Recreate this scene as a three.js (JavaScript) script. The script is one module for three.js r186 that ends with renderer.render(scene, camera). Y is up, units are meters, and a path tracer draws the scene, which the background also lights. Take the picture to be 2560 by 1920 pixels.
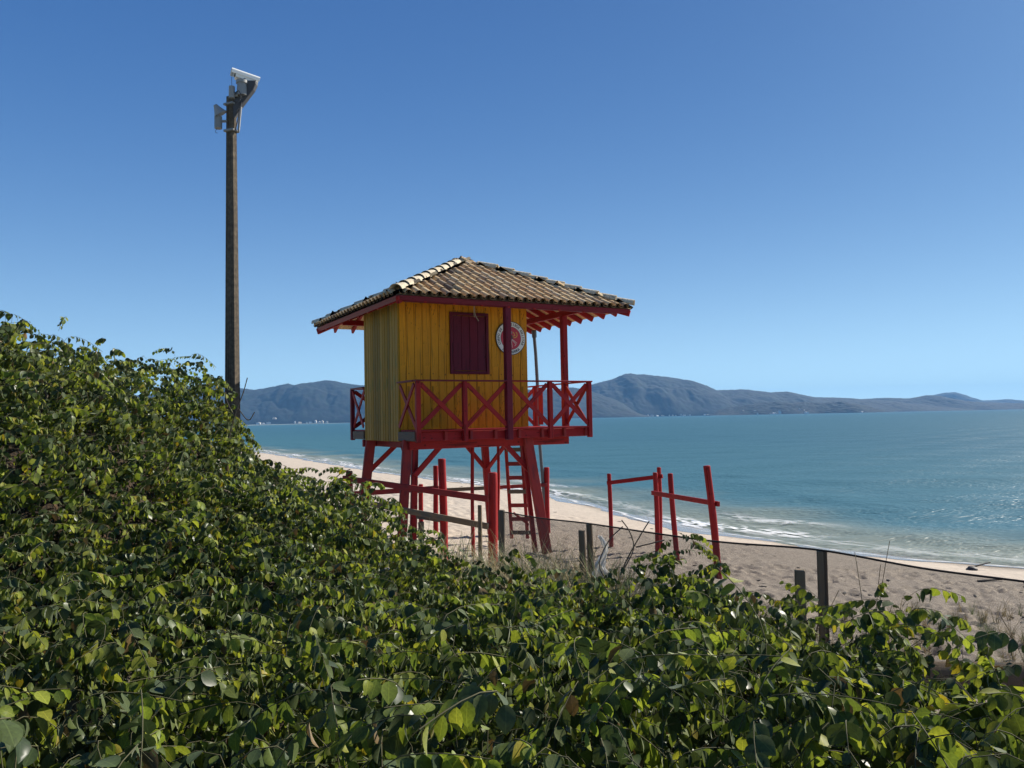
import * as THREE from 'three';
import { mergeGeometries, mergeVertices } from 'three/addons/utils/BufferGeometryUtils.js';
import { ImprovedNoise } from 'three/addons/math/ImprovedNoise.js';

// ---------------------------------------------------------------- camera, sky, sun, exposure
const EYE = 3.1;                                   // camera height above the sea
const scene = new THREE.Scene();
const camera = new THREE.PerspectiveCamera(51.99, 4 / 3, 0.1, 40000);
camera.position.set(0, EYE, 0);
camera.rotation.set(0.0442, 0, -0.0197, 'YXZ');
const renderer = new THREE.WebGLRenderer({ antialias: true });
renderer.toneMapping = THREE.LinearToneMapping;
renderer.toneMappingExposure = 1.74;
renderer.shadowMap.enabled = true;

const SUN_AZ = 60 * Math.PI / 180, SUN_EL = 33 * Math.PI / 180;
const sunDir = new THREE.Vector3(Math.cos(SUN_EL) * Math.sin(SUN_AZ), Math.sin(SUN_EL), -Math.cos(SUN_EL) * Math.cos(SUN_AZ));
const sun = new THREE.DirectionalLight(new THREE.Color().setRGB(1.0, 0.93, 0.82), 5.0);
sun.position.copy(sunDir).multiplyScalar(60);
sun.castShadow = true; sun.shadow.mapSize.set(2048, 2048);
Object.assign(sun.shadow.camera, { left: -30, right: 30, top: 30, bottom: -30, near: 1, far: 150 });
scene.add(sun, sun.target);

const lerp = (a, b, t) => a + (b - a) * t;
const clamp = (x, a = 0, b = 1) => Math.min(b, Math.max(a, x));
const smooth = (a, b, x) => { const t = clamp((x - a) / (b - a)); return t * t * (3 - 2 * t); };
{
  const W = 1024, H = 512, data = new Float32Array(W * H * 4), zen = [0.002, 0.027, 0.136], mid = [0.056, 0.178, 0.425], hor = [0.37, 0.56, 0.62];
  for (let j = 0; j < H; j++) for (let i = 0; i < W; i++) {
    const el = ((j + 0.5) / H - 0.5) * Math.PI, az = ((i + 0.5) / W - 0.5) * 2 * Math.PI;
    const x = Math.cos(el) * Math.cos(az), y = Math.sin(el), z = Math.cos(el) * Math.sin(az);
    const g = clamp(x * sunDir.x + y * sunDir.y + z * sunDir.z, -1, 1), e = Math.max(el, 0);
    const a = Math.exp(-e / 0.115), b = 1 - Math.exp(-Math.max(0, e - 0.02) / 0.40);
    const glow = (0.045 + 0.16 * a) * Math.pow(0.5 + 0.5 * g, 3) + 0.14 * Math.exp((g - 1) * 14), k = (j * W + i) * 4;
    for (let c = 0; c < 3; c++) data[k + c] = lerp(lerp(mid[c], zen[c], b), hor[c], a) + glow * [0.6, 0.85, 1.0][c];
    data[k + 3] = 1;
  }
  const t = new THREE.DataTexture(data, W, H, THREE.RGBAFormat, THREE.FloatType);
  t.mapping = THREE.EquirectangularReflectionMapping; t.magFilter = THREE.LinearFilter; t.needsUpdate = true;
  scene.background = t; scene.environment = t;
}
scene.fog = new THREE.FogExp2(new THREE.Color().setRGB(0.24, 0.55, 1.0), 0.000085);

// ---------------------------------------------------------------- helpers
function mulberry(seed) { let a = seed >>> 0; return () => { a = (a + 0x6D2B79F5) | 0; let t = Math.imul(a ^ (a >>> 15), 1 | a); t = (t + Math.imul(t ^ (t >>> 7), 61 | t)) ^ t; return ((t ^ (t >>> 14)) >>> 0) / 4294967296; }; }
const pn = new ImprovedNoise(), noise = (x, y, z = 0) => pn.noise(x, y, z);
const fbm = (x, y, z = 0, o = 4) => { let s = 0, a = 0.5; for (let i = 0; i < o; i++) { s += a * noise(x, y, z + i * 7.3); x *= 2.03; y *= 2.03; a *= 0.5; } return s; };
const V = (x, y, z) => new THREE.Vector3(x, y, z);
const RGB = (r, g, b) => new THREE.Color().setRGB(r, g, b);
function pw(table, x) { if (x <= table[0][0]) return table[0][1]; for (let i = 1; i < table.length; i++) if (x <= table[i][0]) return lerp(table[i - 1][1], table[i][1], (x - table[i - 1][0]) / (table[i][0] - table[i - 1][0])); return table[table.length - 1][1]; }
function tex(w, h, fn, { srgb = false, repeat } = {}) {
  const d = new Uint8Array(w * h * 4);
  for (let j = 0; j < h; j++) for (let i = 0; i < w; i++) { const c = fn(i / w, j / h, i, j), k = (j * w + i) * 4; for (let q = 0; q < 3; q++) d[k + q] = clamp(c[q]) * 255; d[k + 3] = clamp(c[3] ?? 1) * 255; }
  const t = new THREE.DataTexture(d, w, h, THREE.RGBAFormat);
  t.wrapS = t.wrapT = THREE.RepeatWrapping; t.magFilter = THREE.LinearFilter; t.minFilter = THREE.LinearMipmapLinearFilter; t.generateMipmaps = true;
  if (srgb) t.colorSpace = THREE.SRGBColorSpace;
  if (repeat) t.repeat.set(...repeat);
  t.needsUpdate = true; return t;
}
const taken = {};
const numbered = (n) => { taken[n] = (taken[n] ?? -1) + 1; return taken[n] ? `${n}_${String(taken[n]).padStart(3, '0')}` : n; };
function tag(o, label, category, group, kind) { if (label) o.userData.label = label; if (category) o.userData.category = category; if (group) o.userData.group = group; if (kind) o.userData.kind = kind; return o; }
function thing(name, label, category, [x, y, z] = [0, 0, 0], turn = 0, group) { const o = new THREE.Group(); o.name = numbered(name); o.position.set(x, y, z); o.rotation.y = turn; scene.add(o); return tag(o, label, category, group); }
function part(name, geometry, material, parent) { const m = new THREE.Mesh(geometry, material); m.name = parent === scene ? numbered(name) : name; m.castShadow = m.receiveShadow = true; parent.add(m); return m; }
function group(name, parent) { const g = new THREE.Group(); g.name = name; parent.add(g); return g; }
const structure = (name, geometry, material) => tag(part(name, geometry, material, scene), null, null, null, 'structure');

// chamfered box: 44 triangles, uv in metres with v along the longest side, shifted by (ou, ov)
function box(w, h, d, c = 0.006, ou = 0, ov = 0) {
  c = Math.min(c, w / 3, h / 3, d / 3);
  const a = [w / 2, h / 2, d / 2], P = [], N = [], U = [], dims = [w, h, d], longest = dims.indexOf(Math.max(w, h, d));
  const pt = (s, ax) => [0, 1, 2].map((k) => s[k] * (a[k] - (k === ax ? 0 : c)));
  function tri(p, q, r, out) {
    const A = V(...p), B = V(...q), C = V(...r), n = B.clone().sub(A).cross(C.clone().sub(A)).normalize();
    const list = n.dot(V(...out)) < 0 ? [p, r, q] : [p, q, r]; if (n.dot(V(...out)) < 0) n.negate();
    const m = [Math.abs(n.x), Math.abs(n.y), Math.abs(n.z)], ax = m.indexOf(Math.max(...m)), o = [0, 1, 2].filter((k) => k !== ax);
    const vv = o.includes(longest) ? longest : o[1], uu = o.find((k) => k !== vv);
    for (const v of list) { P.push(...v); N.push(n.x, n.y, n.z); U.push(v[uu] + ou, v[vv] + ov); }
  }
  const quad = (p, q, r, s, out) => { tri(p, q, r, out); tri(p, r, s, out); };
  for (let ax = 0; ax < 3; ax++) for (const s of [-1, 1]) {
    const [b, e] = [0, 1, 2].filter((k) => k !== ax), mk = (x, y) => { const q = [0, 0, 0]; q[ax] = s; q[b] = x; q[e] = y; return pt(q, ax); }, out = [0, 0, 0]; out[ax] = s;
    quad(mk(-1, -1), mk(1, -1), mk(1, 1), mk(-1, 1), out);
  }
  for (let ax = 0; ax < 3; ax++) { const [b, e] = [0, 1, 2].filter((k) => k !== ax); for (const x of [-1, 1]) for (const y of [-1, 1]) { const mk = (t, f) => { const q = [0, 0, 0]; q[ax] = t; q[b] = x; q[e] = y; return pt(q, f); }, out = [0, 0, 0]; out[b] = x; out[e] = y; quad(mk(-1, b), mk(1, b), mk(1, e), mk(-1, e), out); } }
  for (const x of [-1, 1]) for (const y of [-1, 1]) for (const z of [-1, 1]) tri(pt([x, y, z], 0), pt([x, y, z], 1), pt([x, y, z], 2), [x, y, z]);
  const g = new THREE.BufferGeometry();
  g.setAttribute('position', new THREE.Float32BufferAttribute(P, 3)); g.setAttribute('normal', new THREE.Float32BufferAttribute(N, 3)); g.setAttribute('uv', new THREE.Float32BufferAttribute(U, 2));
  return g;
}
// a timber of section w x d from A to B; `side` says which way the width faces
function timber(A, B, w, d, side = V(1, 0, 0), c = 0.006, ou = 0, ov = 0) {
  const y = B.clone().sub(A), L = y.length(); y.normalize();
  const x = side.clone().addScaledVector(y, -side.dot(y)).normalize(), z = x.clone().cross(y);
  const g = box(w, L, d, c, ou, ov), mid = A.clone().add(B).multiplyScalar(0.5);
  g.applyMatrix4(new THREE.Matrix4().makeBasis(x, y, z).setPosition(mid)); return g;
}
// round post with a slightly uneven, chamfered top
function log(A, B, r0, r1, seed = 1, seg = 12) {
  const rnd = mulberry(seed), y = B.clone().sub(A), L = y.length(); y.normalize();
  const pts = [[r0, 0], ...[0.15, 0.3, 0.45, 0.6, 0.75, 0.9].map((t) => [lerp(r0, r1, t) * (1 + 0.06 * (rnd() - 0.5)), L * t]), [r1, L - 0.012], [r1 - 0.012, L], [0.0001, L + 0.001]];
  const g = new THREE.LatheGeometry(pts.map((p) => new THREE.Vector2(...p)), seg);
  const uv = g.attributes.uv; for (let i = 0; i < uv.count; i++) uv.setXY(i, uv.getX(i) * 0.5 + rnd() * 0, uv.getY(i) * L + seed * 0.37);
  const pp = g.attributes.position; for (let i = 0; i < pp.count; i++) { const t = pp.getY(i); pp.setX(i, pp.getX(i) + Math.min(0.012, L * 0.006) * Math.sin(t * 2.1 + seed)); pp.setZ(i, pp.getZ(i) + Math.min(0.012, L * 0.006) * Math.cos(t * 1.7 + seed * 2)); }
  g.applyQuaternion(new THREE.Quaternion().setFromUnitVectors(V(0, 1, 0), y)); g.translate(A.x, A.y, A.z); return g;
}
function tube(points, r, seg = 5, steps = points.length * 3) { return new THREE.TubeGeometry(new THREE.CatmullRomCurve3(points), steps, r, seg, false); }
function plain(g) { const o = g.index ? g.toNonIndexed() : g; for (const k of Object.keys(o.attributes)) if (!['position', 'normal', 'uv'].includes(k)) o.deleteAttribute(k); return o; }
const join = (list) => mergeGeometries(list.map(plain));

// ---------------------------------------------------------------- materials
const rt = mulberry(5);
const knots = Array.from({ length: 16 }, () => [rt(), rt(), 0.006 + 0.012 * rt()]);
const grainMap = tex(512, 1024, (u, v) => {              // painted boards: long streaks, scuffs, a few knots
  const s = 0.5 + 0.5 * fbm(u * 46, v * 3.0, 1, 3), b = 0.5 + 0.5 * fbm(u * 5, v * 6, 9, 4), f = 0.5 + 0.5 * noise(u * 160, v * 14, 3);
  let k = 0.80 + 0.14 * s + 0.16 * (b - 0.5) + 0.10 * (f - 0.5);
  const run = smooth(0.10, 0.34, fbm(u * 26, v * 1.6, 17, 3)), chip = smooth(0.25, 0.31, fbm(u * 34, v * 22, 41, 3)) * smooth(-0.1, 0.2, fbm(u * 4, v * 3, 50, 2));
  k *= 1 - 0.30 * run; k = lerp(k, 0.48, chip * 0.75);
  for (const [x, y, r] of knots) { const d = Math.hypot(u - x, (v - y) * 1.6); if (d < r) k *= 0.62; }
  return [k, k * (0.985 + 0.03 * (b - 0.5)), k * 0.97];
}, { srgb: true, repeat: [1, 0.5] });
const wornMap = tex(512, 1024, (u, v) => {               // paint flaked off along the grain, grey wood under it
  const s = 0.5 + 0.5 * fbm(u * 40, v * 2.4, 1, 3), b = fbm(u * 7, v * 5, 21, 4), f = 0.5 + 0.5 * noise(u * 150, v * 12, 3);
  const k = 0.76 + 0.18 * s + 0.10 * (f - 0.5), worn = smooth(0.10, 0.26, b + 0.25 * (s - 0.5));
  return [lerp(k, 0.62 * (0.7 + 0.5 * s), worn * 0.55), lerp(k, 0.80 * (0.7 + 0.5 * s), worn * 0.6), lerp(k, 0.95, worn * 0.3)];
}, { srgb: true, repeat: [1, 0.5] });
const grainBump = tex(256, 512, (u, v) => { const s = 0.5 + 0.5 * fbm(u * 60, v * 4, 1, 3); return [s, s, s]; }, { repeat: [1, 0.5] });
const paint = (r, g, b, rough = 0.6, map = grainMap) => new THREE.MeshPhysicalMaterial({ specularIntensity: 0.3, color: RGB(r, g, b), roughness: rough, map, bumpMap: grainBump, bumpScale: 0.0012 });
const M = {
  yellow: [0, 1, 2].map((k) => paint(0.76 + 0.03 * k, 0.325 + 0.014 * k, 0.014, 0.5)),
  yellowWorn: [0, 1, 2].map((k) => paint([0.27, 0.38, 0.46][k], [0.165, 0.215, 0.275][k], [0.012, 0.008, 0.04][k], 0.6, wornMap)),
  red: [0, 1, 2].map((k) => paint(0.34 + 0.03 * k, 0.018 + 0.003 * k, 0.023, 0.55)),
  redWorn: [0, 1].map((k) => paint(0.34 + 0.03 * k, 0.045, 0.042, 0.65, wornMap)),
  wine: [0, 1, 2].map((k) => paint(0.155 + 0.012 * k, 0.016, 0.034, 0.5)),
  grey: paint(0.20, 0.165, 0.125, 0.85, wornMap),
  darkWood: paint(0.27, 0.20, 0.13, 0.9, wornMap),
};
M.black = new THREE.MeshStandardMaterial({ color: RGB(0.02, 0.02, 0.02), roughness: 0.6 });

// ---------------------------------------------------------------- the lie of the land
const SHORE = [[-60, 70], [-20, 52], [0, 34], [5, 26], [10, 18], [14, 12], [15.5, 9.9], [16.6, 8.5], [18.2, 7.0], [20.95, 5.3], [24.7, 3.8], [32.4, 1.2], [39.5, -2.7], [48.5, -8.2], [74.8, -21.5], [120, -46], [300, -150], [900, -520]];
function shoreDist(x, d) { const xs = pw(SHORE, d), k = (pw(SHORE, d + 1) - pw(SHORE, d - 1)) / 2; return (xs - x) / Math.hypot(1, k); }   // metres inland of the waterline
const BUSH_END = [[-9, 11.8], [-3.4, 11.4], [-2.6, 10.8], [-2, 10], [-1, 9.3], [0, 8.9], [0.8, 8.2], [1.6, 7.7], [2.05, 7.0], [2.35, 6.1], [2.6, 5.0], [3.0, 4.2], [4, 3.5], [6, 3.2], [9, 3.0]];
const MOUND = [[-8, 0.95], [-5.2, 0.80], [-4.6, 0.74], [-4.1, 0.62], [-3.85, 0.24], [-3.6, -0.14], [-3.4, -0.36], [-3.1, -0.58], [-2.9, -0.68], [-2.5, -0.68], [-1.95, -0.74], [-1.4, -0.92], [-1, -1.20], [-0.5, -1.50], [1, -1.66], [3, -1.7]];
const NEAR = [[0.5, -0.95], [1.2, -0.93], [2, -0.90], [3, -0.94], [4, -1.07], [6, -1.30], [8.7, -1.62], [12, -1.75]];
const bushInside = (x, d) => Math.min(pw(BUSH_END, x) - d, d - 0.95 + (Math.abs(x) > 1 ? (Math.abs(x) - 1) * 1.5 : 0));
function canopy(x, d) {                                   // top of the shrubs relative to the eye
  const base = pw(NEAR, d) + 0.10 * smooth(0.5, 3, -x) * smooth(2, 3.5, d), t = smooth(3.8, 8.0, d);
  let h = lerp(base, Math.max(pw(MOUND, x), base - 0.35), t);
  h += 0.46 * Math.exp(-(((x - 1.65) / 0.62) ** 2 + ((d - 6.7) / 0.8) ** 2));
  h += 0.44 * Math.exp(-(((x + 4.75) / 0.75) ** 2 + ((d - 7.2) / 1.1) ** 2));
  h += 0.60 * fbm(x * 1.4 + 3, d * 1.4, 2.5, 2) + 0.24 * noise(x * 3.4, d * 3.4, 8) - 0.04;
  h -= 0.27 * smooth(1.95, 2.6, x) * smooth(2.2, 3.2, d);
  const e = bushInside(x, d); h -= 0.55 * (1 - smooth(0, 0.55, e));
  return h;
}
function groundPlain(x, d) {
  const s = shoreDist(x, d);
  const beach = s < 0 ? s * 0.06 : 0.72 * (1 - Math.exp(-s * 0.12)) + 0.02 * fbm(x * 0.3, d * 0.3, 5, 2);
  const e = bushInside(x, d), top = EYE + Math.max(pw(NEAR, Math.max(d, 0.5)), lerp(-2, pw(MOUND, x), smooth(3.8, 8, d))) - 0.85;
  return lerp(beach, Math.max(beach, top), smooth(-0.6, 1.2, e) * (d > -30 ? 1 : 0));
}
const footRnd = (i, j, k) => { const s = Math.sin(i * 127.1 + j * 311.7 + k * 74.7) * 43758.5453; return s - Math.floor(s); };
function sandRelief(x, d) {
  const s = shoreDist(x, d), dry = smooth(1.6, 3.2, s + 1.2 * noise(x * 0.5, d * 0.5, 4));
  let h = 0.012 * fbm(x * 2.2, d * 2.2, 1, 3) * (0.3 + dry) + 0.03 * dry * fbm(x * 1.1, d * 1.1, 6, 3);
  if (dry > 0.02 && d < 45) {
    const c = 0.34, ci = Math.floor(x / c), cj = Math.floor(d / c);
    for (let i = ci - 1; i <= ci + 1; i++) for (let j = cj - 1; j <= cj + 1; j++) {
      if (footRnd(i, j, 1) > 0.72) continue;
      const px = (i + footRnd(i, j, 2)) * c, pd = (j + footRnd(i, j, 3)) * c, a = footRnd(i, j, 4) * 3.14, dx = x - px, dy = d - pd;
      const u = (dx * Math.cos(a) + dy * Math.sin(a)) / (0.10 + 0.06 * footRnd(i, j, 5)), v = (-dx * Math.sin(a) + dy * Math.cos(a)) / (0.06 + 0.04 * footRnd(i, j, 6)), r2 = u * u + v * v;
      if (r2 < 6) h += dry * (d < 15 ? 1.5 : 1) * (0.02 + 0.028 * footRnd(i, j, 7)) * (-Math.exp(-r2 * 1.4) + 0.42 * Math.exp(-((Math.sqrt(r2) - 1.45) ** 2) * 5));
    }
  }
  return h;
}
const ground = (x, d) => groundPlain(x, d) + sandRelief(x, d) * (1 - smooth(-0.1, 0.4, bushInside(x, d))) - 0.05 * smooth(0, 0.5, bushInside(x, d));
function sheet(nu, nv, at, color) {
  const P = new Float32Array(nu * nv * 3), U = new Float32Array(nu * nv * 2), C = color ? new Float32Array(nu * nv * 3) : null, I = new Uint32Array((nu - 1) * (nv - 1) * 6);
  for (let j = 0, k = 0; j < nv; j++) for (let i = 0; i < nu; i++, k++) { const p = at(i / (nu - 1), j / (nv - 1)); P.set(p.slice(0, 3), k * 3); U[k * 2] = p[3] ?? p[0]; U[k * 2 + 1] = p[4] ?? -p[2]; if (C) C.set(color(p[0], -p[2], p), k * 3); }
  for (let j = 0, k = 0; j < nv - 1; j++) for (let i = 0; i < nu - 1; i++) { const a = j * nu + i; I.set([a, a + 1, a + nu, a + 1, a + nu + 1, a + nu], k); k += 6; }
  const g = new THREE.BufferGeometry();
  g.setAttribute('position', new THREE.BufferAttribute(P, 3)); g.setAttribute('uv', new THREE.BufferAttribute(U, 2)); if (C) g.setAttribute('color', new THREE.BufferAttribute(C, 3));
  g.setIndex(new THREE.BufferAttribute(I, 1)); g.computeVertexNormals(); return g;
}
const sandMap = tex(1024, 1024, (u, v, i, j) => {
  const per = (f, z) => { const a = u * 6.2832, b = v * 6.2832, r = f / 6.2832; return noise(Math.cos(a) * r + 9, Math.sin(a) * r + Math.cos(b) * r * 1.37, Math.sin(b) * r + z); };
  const g = footRnd(i, j, 9), k = 0.86 + 0.10 * (g - 0.5) + 0.10 * per(40, 1) + 0.06 * per(9, 4), dark = footRnd(i, j, 12) > 0.985 ? 0.72 : 1;
  return [k * dark, k * dark * 0.985, k * dark * 0.965];
}, { srgb: true, repeat: [0.5, 0.5] });
const sandBump = tex(512, 512, (u, v, i, j) => { const k = 0.5 + 0.35 * (footRnd(i, j, 3) - 0.5) + 0.4 * fbm(u * 40, v * 40, 2, 3); return [k, k, k]; }, { repeat: [1, 1] });
const sandMat = new THREE.MeshStandardMaterial({ color: 0xffffff, vertexColors: true, roughness: 0.95, map: sandMap, bumpMap: sandBump, bumpScale: 0.006 });
const sandColor = (x, d) => {
  const s = shoreDist(x, d), wet = 1 - smooth(0.1, 0.9, s + 0.5 * noise(x * 0.8, d * 0.5, 3)), damp = 0.5 + 0.5 * fbm(x * 0.6, d * 0.6, 12, 3);
  const c = [lerp(0.60, 0.67, damp), lerp(0.52, 0.585, damp), lerp(0.425, 0.48, damp)];
  return [lerp(c[0], 0.30, wet), lerp(c[1], 0.255, wet), lerp(c[2], 0.20, wet)];
};
const geometricD = (v) => 3.4 * Math.pow(160 / 3.4, v);
structure('beach', sheet(760, 460, (u, v) => { const d = geometricD(v), x = d * lerp(-1.0, 1.25, u); return [x, ground(x, d), -d]; }, sandColor), sandMat);
structure('dune_ground', sheet(60, 60, (u, v) => { const d = lerp(-40, 3.5, v), x = lerp(-45, 45, u); return [x, groundPlain(x, d) - 0.01, -d]; }, sandColor), sandMat);

// wet film left by the last wave
{
  const line = []; for (let d = 12; d < 150; d *= 1.012) line.push([pw(SHORE, d), d]);
  const at = (u, v) => {
    const k = u * (line.length - 1.001), i = Math.floor(k), f = k - i, x0 = lerp(line[i][0], line[i + 1][0], f), d0 = lerp(line[i][1], line[i + 1][1], f);
    const t = V(line[i + 1][0] - line[i][0], 0, line[i + 1][1] - line[i][1]).normalize(), inland = 0.55 + 0.75 * noise(x0 * 0.35, d0 * 0.35, 3) + 0.25 * noise(x0 * 1.3, d0 * 1.3, 1), w = lerp(-1.0, Math.max(0.12, inland), v);
    const x = x0 - t.z * w, d = d0 + t.x * w; return [x, Math.max(groundPlain(x, d), -0.02) + 0.004 + 0.012 * smooth(0, 0.2, v) * smooth(1, 0.8, v), -d];
  };
  structure('wet_sand', sheet(400, 10, at), new THREE.MeshStandardMaterial({ color: RGB(0.25, 0.215, 0.175), roughness: 0.16, bumpMap: sandBump, bumpScale: 0.001 }));
}

// ---------------------------------------------------------------- the sea
const WAVES = []; { const r = mulberry(77); for (let i = 0; i < 34; i++) { const L = 0.35 * Math.pow(34, i / 33), a = 1.8 + (r() - 0.5) * 1.1; WAVES.push([2 * Math.PI / L, Math.cos(a), Math.sin(a), 0.0030 * Math.pow(L, 0.70), r() * 6.28, L]); } }
function swell(x, d, cell) {
  let h = 0; for (const [k, cx, cd, a, p, L] of WAVES) { const f = smooth(2.2, 4.5, L / cell); if (f > 0) h += f * a * Math.sin(k * (cx * x + cd * d) + p + 1.2 * noise(x / L * 0.21, d / L * 0.21, p)); }
  return h;
}
function breakers(x, d) {                                  // small waves running up on the sand
  const s = -shoreDist(x, d); if (s < -1.5 || s > 16) return 0;
  const n = noise(x * 0.07 + d * 0.05, d * 0.06, 2), a = [[0.9 + n * 1.4, 0.06, 0.35], [3.6 + n * 2.2, 0.07, 0.6], [7.4 + n * 3, 0.06, 1.0], [11.5 + n * 3, 0.04, 1.3]];
  let h = 0; for (const [c, amp, w] of a) { const q = s - c, m = 0.45 + 0.55 * smooth(-0.15, 0.3, noise(x * 0.11 + c, d * 0.09, c)); h += amp * m * Math.exp(-((q / (q < 0 ? w * 0.55 : w * 1.3)) ** 2)); } return h * smooth(-1.5, 0.5, s);
}
const seaColor = (x, d) => {
  const s = -shoreDist(x, d), p = fbm(x * 0.02, d * 0.012, 3, 4), silt = clamp(1 - smooth(0, 7, s + 6 * fbm(x * 0.16, d * 0.16, 5, 3)) + 0.0), mid = 1 - smooth(10, 60, s + 40 * p);
  const deep = [0.040, 0.120, 0.160], green = [0.052, 0.142, 0.172], sandy = [0.22, 0.235, 0.18];
  return [0, 1, 2].map((k) => lerp(lerp(deep[k], green[k], clamp(mid * 0.7 + p * 0.9)), sandy[k], silt * 0.8));
};
{
  const at = (u, v) => {
    const a = lerp(-1.25, 1.15, u), r = 9 * Math.pow(8200 / 9, v), x = r * Math.sin(a), d = r * Math.cos(a), cell = Math.max(r * 2.4 / 900, r * (Math.pow(8200 / 9, 1 / 620) - 1));
    const s = -shoreDist(x, d), shallow = smooth(-1, 5, s);
    return [x, (r < 1500 ? swell(x, d, cell) * (0.25 + 0.75 * shallow) : 0) + (r < 200 ? breakers(x, d) : 0), -d];
  };
  const ripple = tex(1024, 1024, (u, v) => {
    const a = u * 6.2832, b = v * 6.2832, per = (fu, fv, z) => noise(Math.cos(a) * fu + 5, Math.sin(a) * fu + Math.cos(b) * fv, Math.sin(b) * fv + z);
    const k = 0.5 + 0.30 * per(2.6, 7, 1) + 0.22 * per(6, 15, 4) + 0.14 * per(13, 30, 8); return [k, k, k];
  }, { repeat: [0.12, 0.12] });
  const water = new THREE.MeshPhysicalMaterial({ color: 0xffffff, vertexColors: true, roughness: 0.42, ior: 1.33, bumpMap: ripple, bumpScale: 0.08, specularIntensity: 0.25 });
  structure('sea', sheet(900, 620, at, (x, d) => seaColor(x, d)), water);
}
// foam: thin lace of bubbles in lines that follow the shore
{
  const foamAlpha = tex(2048, 256, (u, v) => {
    const x = u * 110, y = v * 6, edge = 0.55 + 0.7 * noise(x * 0.22, 1.5, 2) + 0.3 * noise(x * 0.9, 4, 7), lace = 1 - Math.abs(fbm(x * 1.1, y * 2.6, 3, 4)) * 4.2, run = smooth(-0.05, 0.22, noise(x * 0.16, 3.7, 5));
    const first = Math.exp(-(((y - edge) / 0.09) ** 2)) * clamp(0.25 + 1.1 * noise(x * 0.5, 2, 1) + 0.7 * noise(x * 3.1, y * 4, 1), 0, 0.8), band2 = Math.exp(-(((y - edge - 1.0) / 0.55) ** 2)) * (0.35 + 0.75 * run), band3 = Math.exp(-(((y - edge - 3.0) / 0.40) ** 2)) * smooth(0.05, 0.3, noise(x * 0.12, 8, 2));
    const a = Math.max(first * 1.2, (band2 * 0.8 + band3 * 0.5) * smooth(0.3, 0.85, lace)); return [a, a, a];
  });
  foamAlpha.wrapS = foamAlpha.wrapT = THREE.ClampToEdgeWrapping;
  const line = []; let L = 0, px = 0, pd = 0; for (let d = 12.5; d < 125; d *= 1.006) { const x = pw(SHORE, d); if (line.length) L += Math.hypot(x - px, d - pd); px = x; pd = d; line.push([x, d, L]); }
  const at = (u, v) => {
    const k = u * (line.length - 1.001), i = Math.floor(k), f = k - i, x0 = lerp(line[i][0], line[i + 1][0], f), d0 = lerp(line[i][1], line[i + 1][1], f), t = V(line[i + 1][0] - line[i][0], 0, line[i + 1][1] - line[i][1]).normalize(), w = lerp(-0.8, 5.2, v);
    const x = x0 + t.z * w, d = d0 - t.x * w; return [x, Math.max(groundPlain(x, d), breakers(x, d)) + 0.03, -d, clamp(lerp(line[i][2], line[i + 1][2], f) / 110), v];
  };
  const g = sheet(700, 60, at);
  tag(structure('sea_foam', g, new THREE.MeshStandardMaterial({ color: RGB(0.82, 0.83, 0.83), roughness: 0.9, transparent: true, alphaMap: foamAlpha, side: THREE.DoubleSide })), null, null, null, 'stuff');
}

// ---------------------------------------------------------------- far hills
const forest = tex(512, 512, (u, v) => { const k = 0.62 + 1.1 * fbm(u * 34, v * 34, 3, 4) + 0.3 * fbm(u * 7, v * 7, 6, 3); return [k * 0.95, k, k * 0.92]; }, { srgb: true, repeat: [1 / 900, 1 / 900] });
function hill(name, profile, dist, depth, seed, color) {
  const x0 = profile[0][0], x1 = profile[profile.length - 1][0], n = 620, m = 90;
  const at = (u, v) => {
    const x = lerp(x0, x1, u), top = pw(profile, x), t = v < 0.6 ? v / 0.6 : 1, rise = Math.pow(Math.sin(t * Math.PI / 2), 0.85), fall = v < 0.6 ? 1 : Math.cos((v - 0.6) / 0.4 * Math.PI / 2);
    const ravine = (1 - Math.abs(fbm(x * 0.004 + seed, v * 2.2, seed, 4)) * 2.6) * 0.16 * Math.sin(t * Math.PI) * (v < 0.6 ? 1 : 0), rough = 5.5 * fbm(x * 0.035, v * 34, seed + 3, 3) * (t > 0.05 ? 1 : 0);
    const endFade = smooth(0, 0.03, u) * smooth(1, 0.97, u);
    return [x, Math.max(-4, (top * (rise * fall - ravine) + rough) * lerp(0.4, 1, endFade)), -(dist + lerp(-depth, depth * 0.7, v) + 40 * noise(x * 0.006, 2, seed))];
  };
  structure(name, sheet(n, m, at), new THREE.MeshStandardMaterial({ color, roughness: 1, map: forest, side: THREE.DoubleSide }));
}
const fc = RGB(0.013, 0.028, 0.017);
hill('hills', [[-2600, 90], [-2300, 150], [-1923, 173], [-1773, 198], [-1667, 217], [-1617, 222], [-1581, 219], [-1543, 203], [-1459, 195], [-1374, 185], [-1305, 196], [-1241, 208], [-1203, 216], [-1169, 207], [-1123, 216], [-1064, 219], [-995, 231], [-944, 223], [-901, 212], [-816, 200], [-684, 190], [-513, 173], [-342, 161], [-171, 162], [87, 157], [230, 157], [322, 165], [405, 149], [553, 92], [679, 26]], 4200, 420, 1, fc);
hill('hills_001', [[118, 30], [241, 89], [365, 147], [488, 203], [613, 233], [685, 261], [727, 267], [763, 259], [812, 259], [880, 249], [960, 239], [1082, 217], [1181, 185], [1253, 154], [1414, 155], [1575, 133], [1672, 137], [1772, 115], [1844, 98], [1993, 93], [2117, 83], [2265, 71], [2423, 46], [2580, 18]], 4800, 520, 2, fc);
hill('hills_002', [[1976, 12], [2105, 68], [2205, 84], [2360, 89], [2525, 83], [2589, 92], [2643, 102], [2719, 94], [2817, 72], [2910, 55], [3095, 44], [3247, 36], [3450, 29], [4200, 40], [5200, 8]], 5000, 300, 3, fc);
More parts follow.
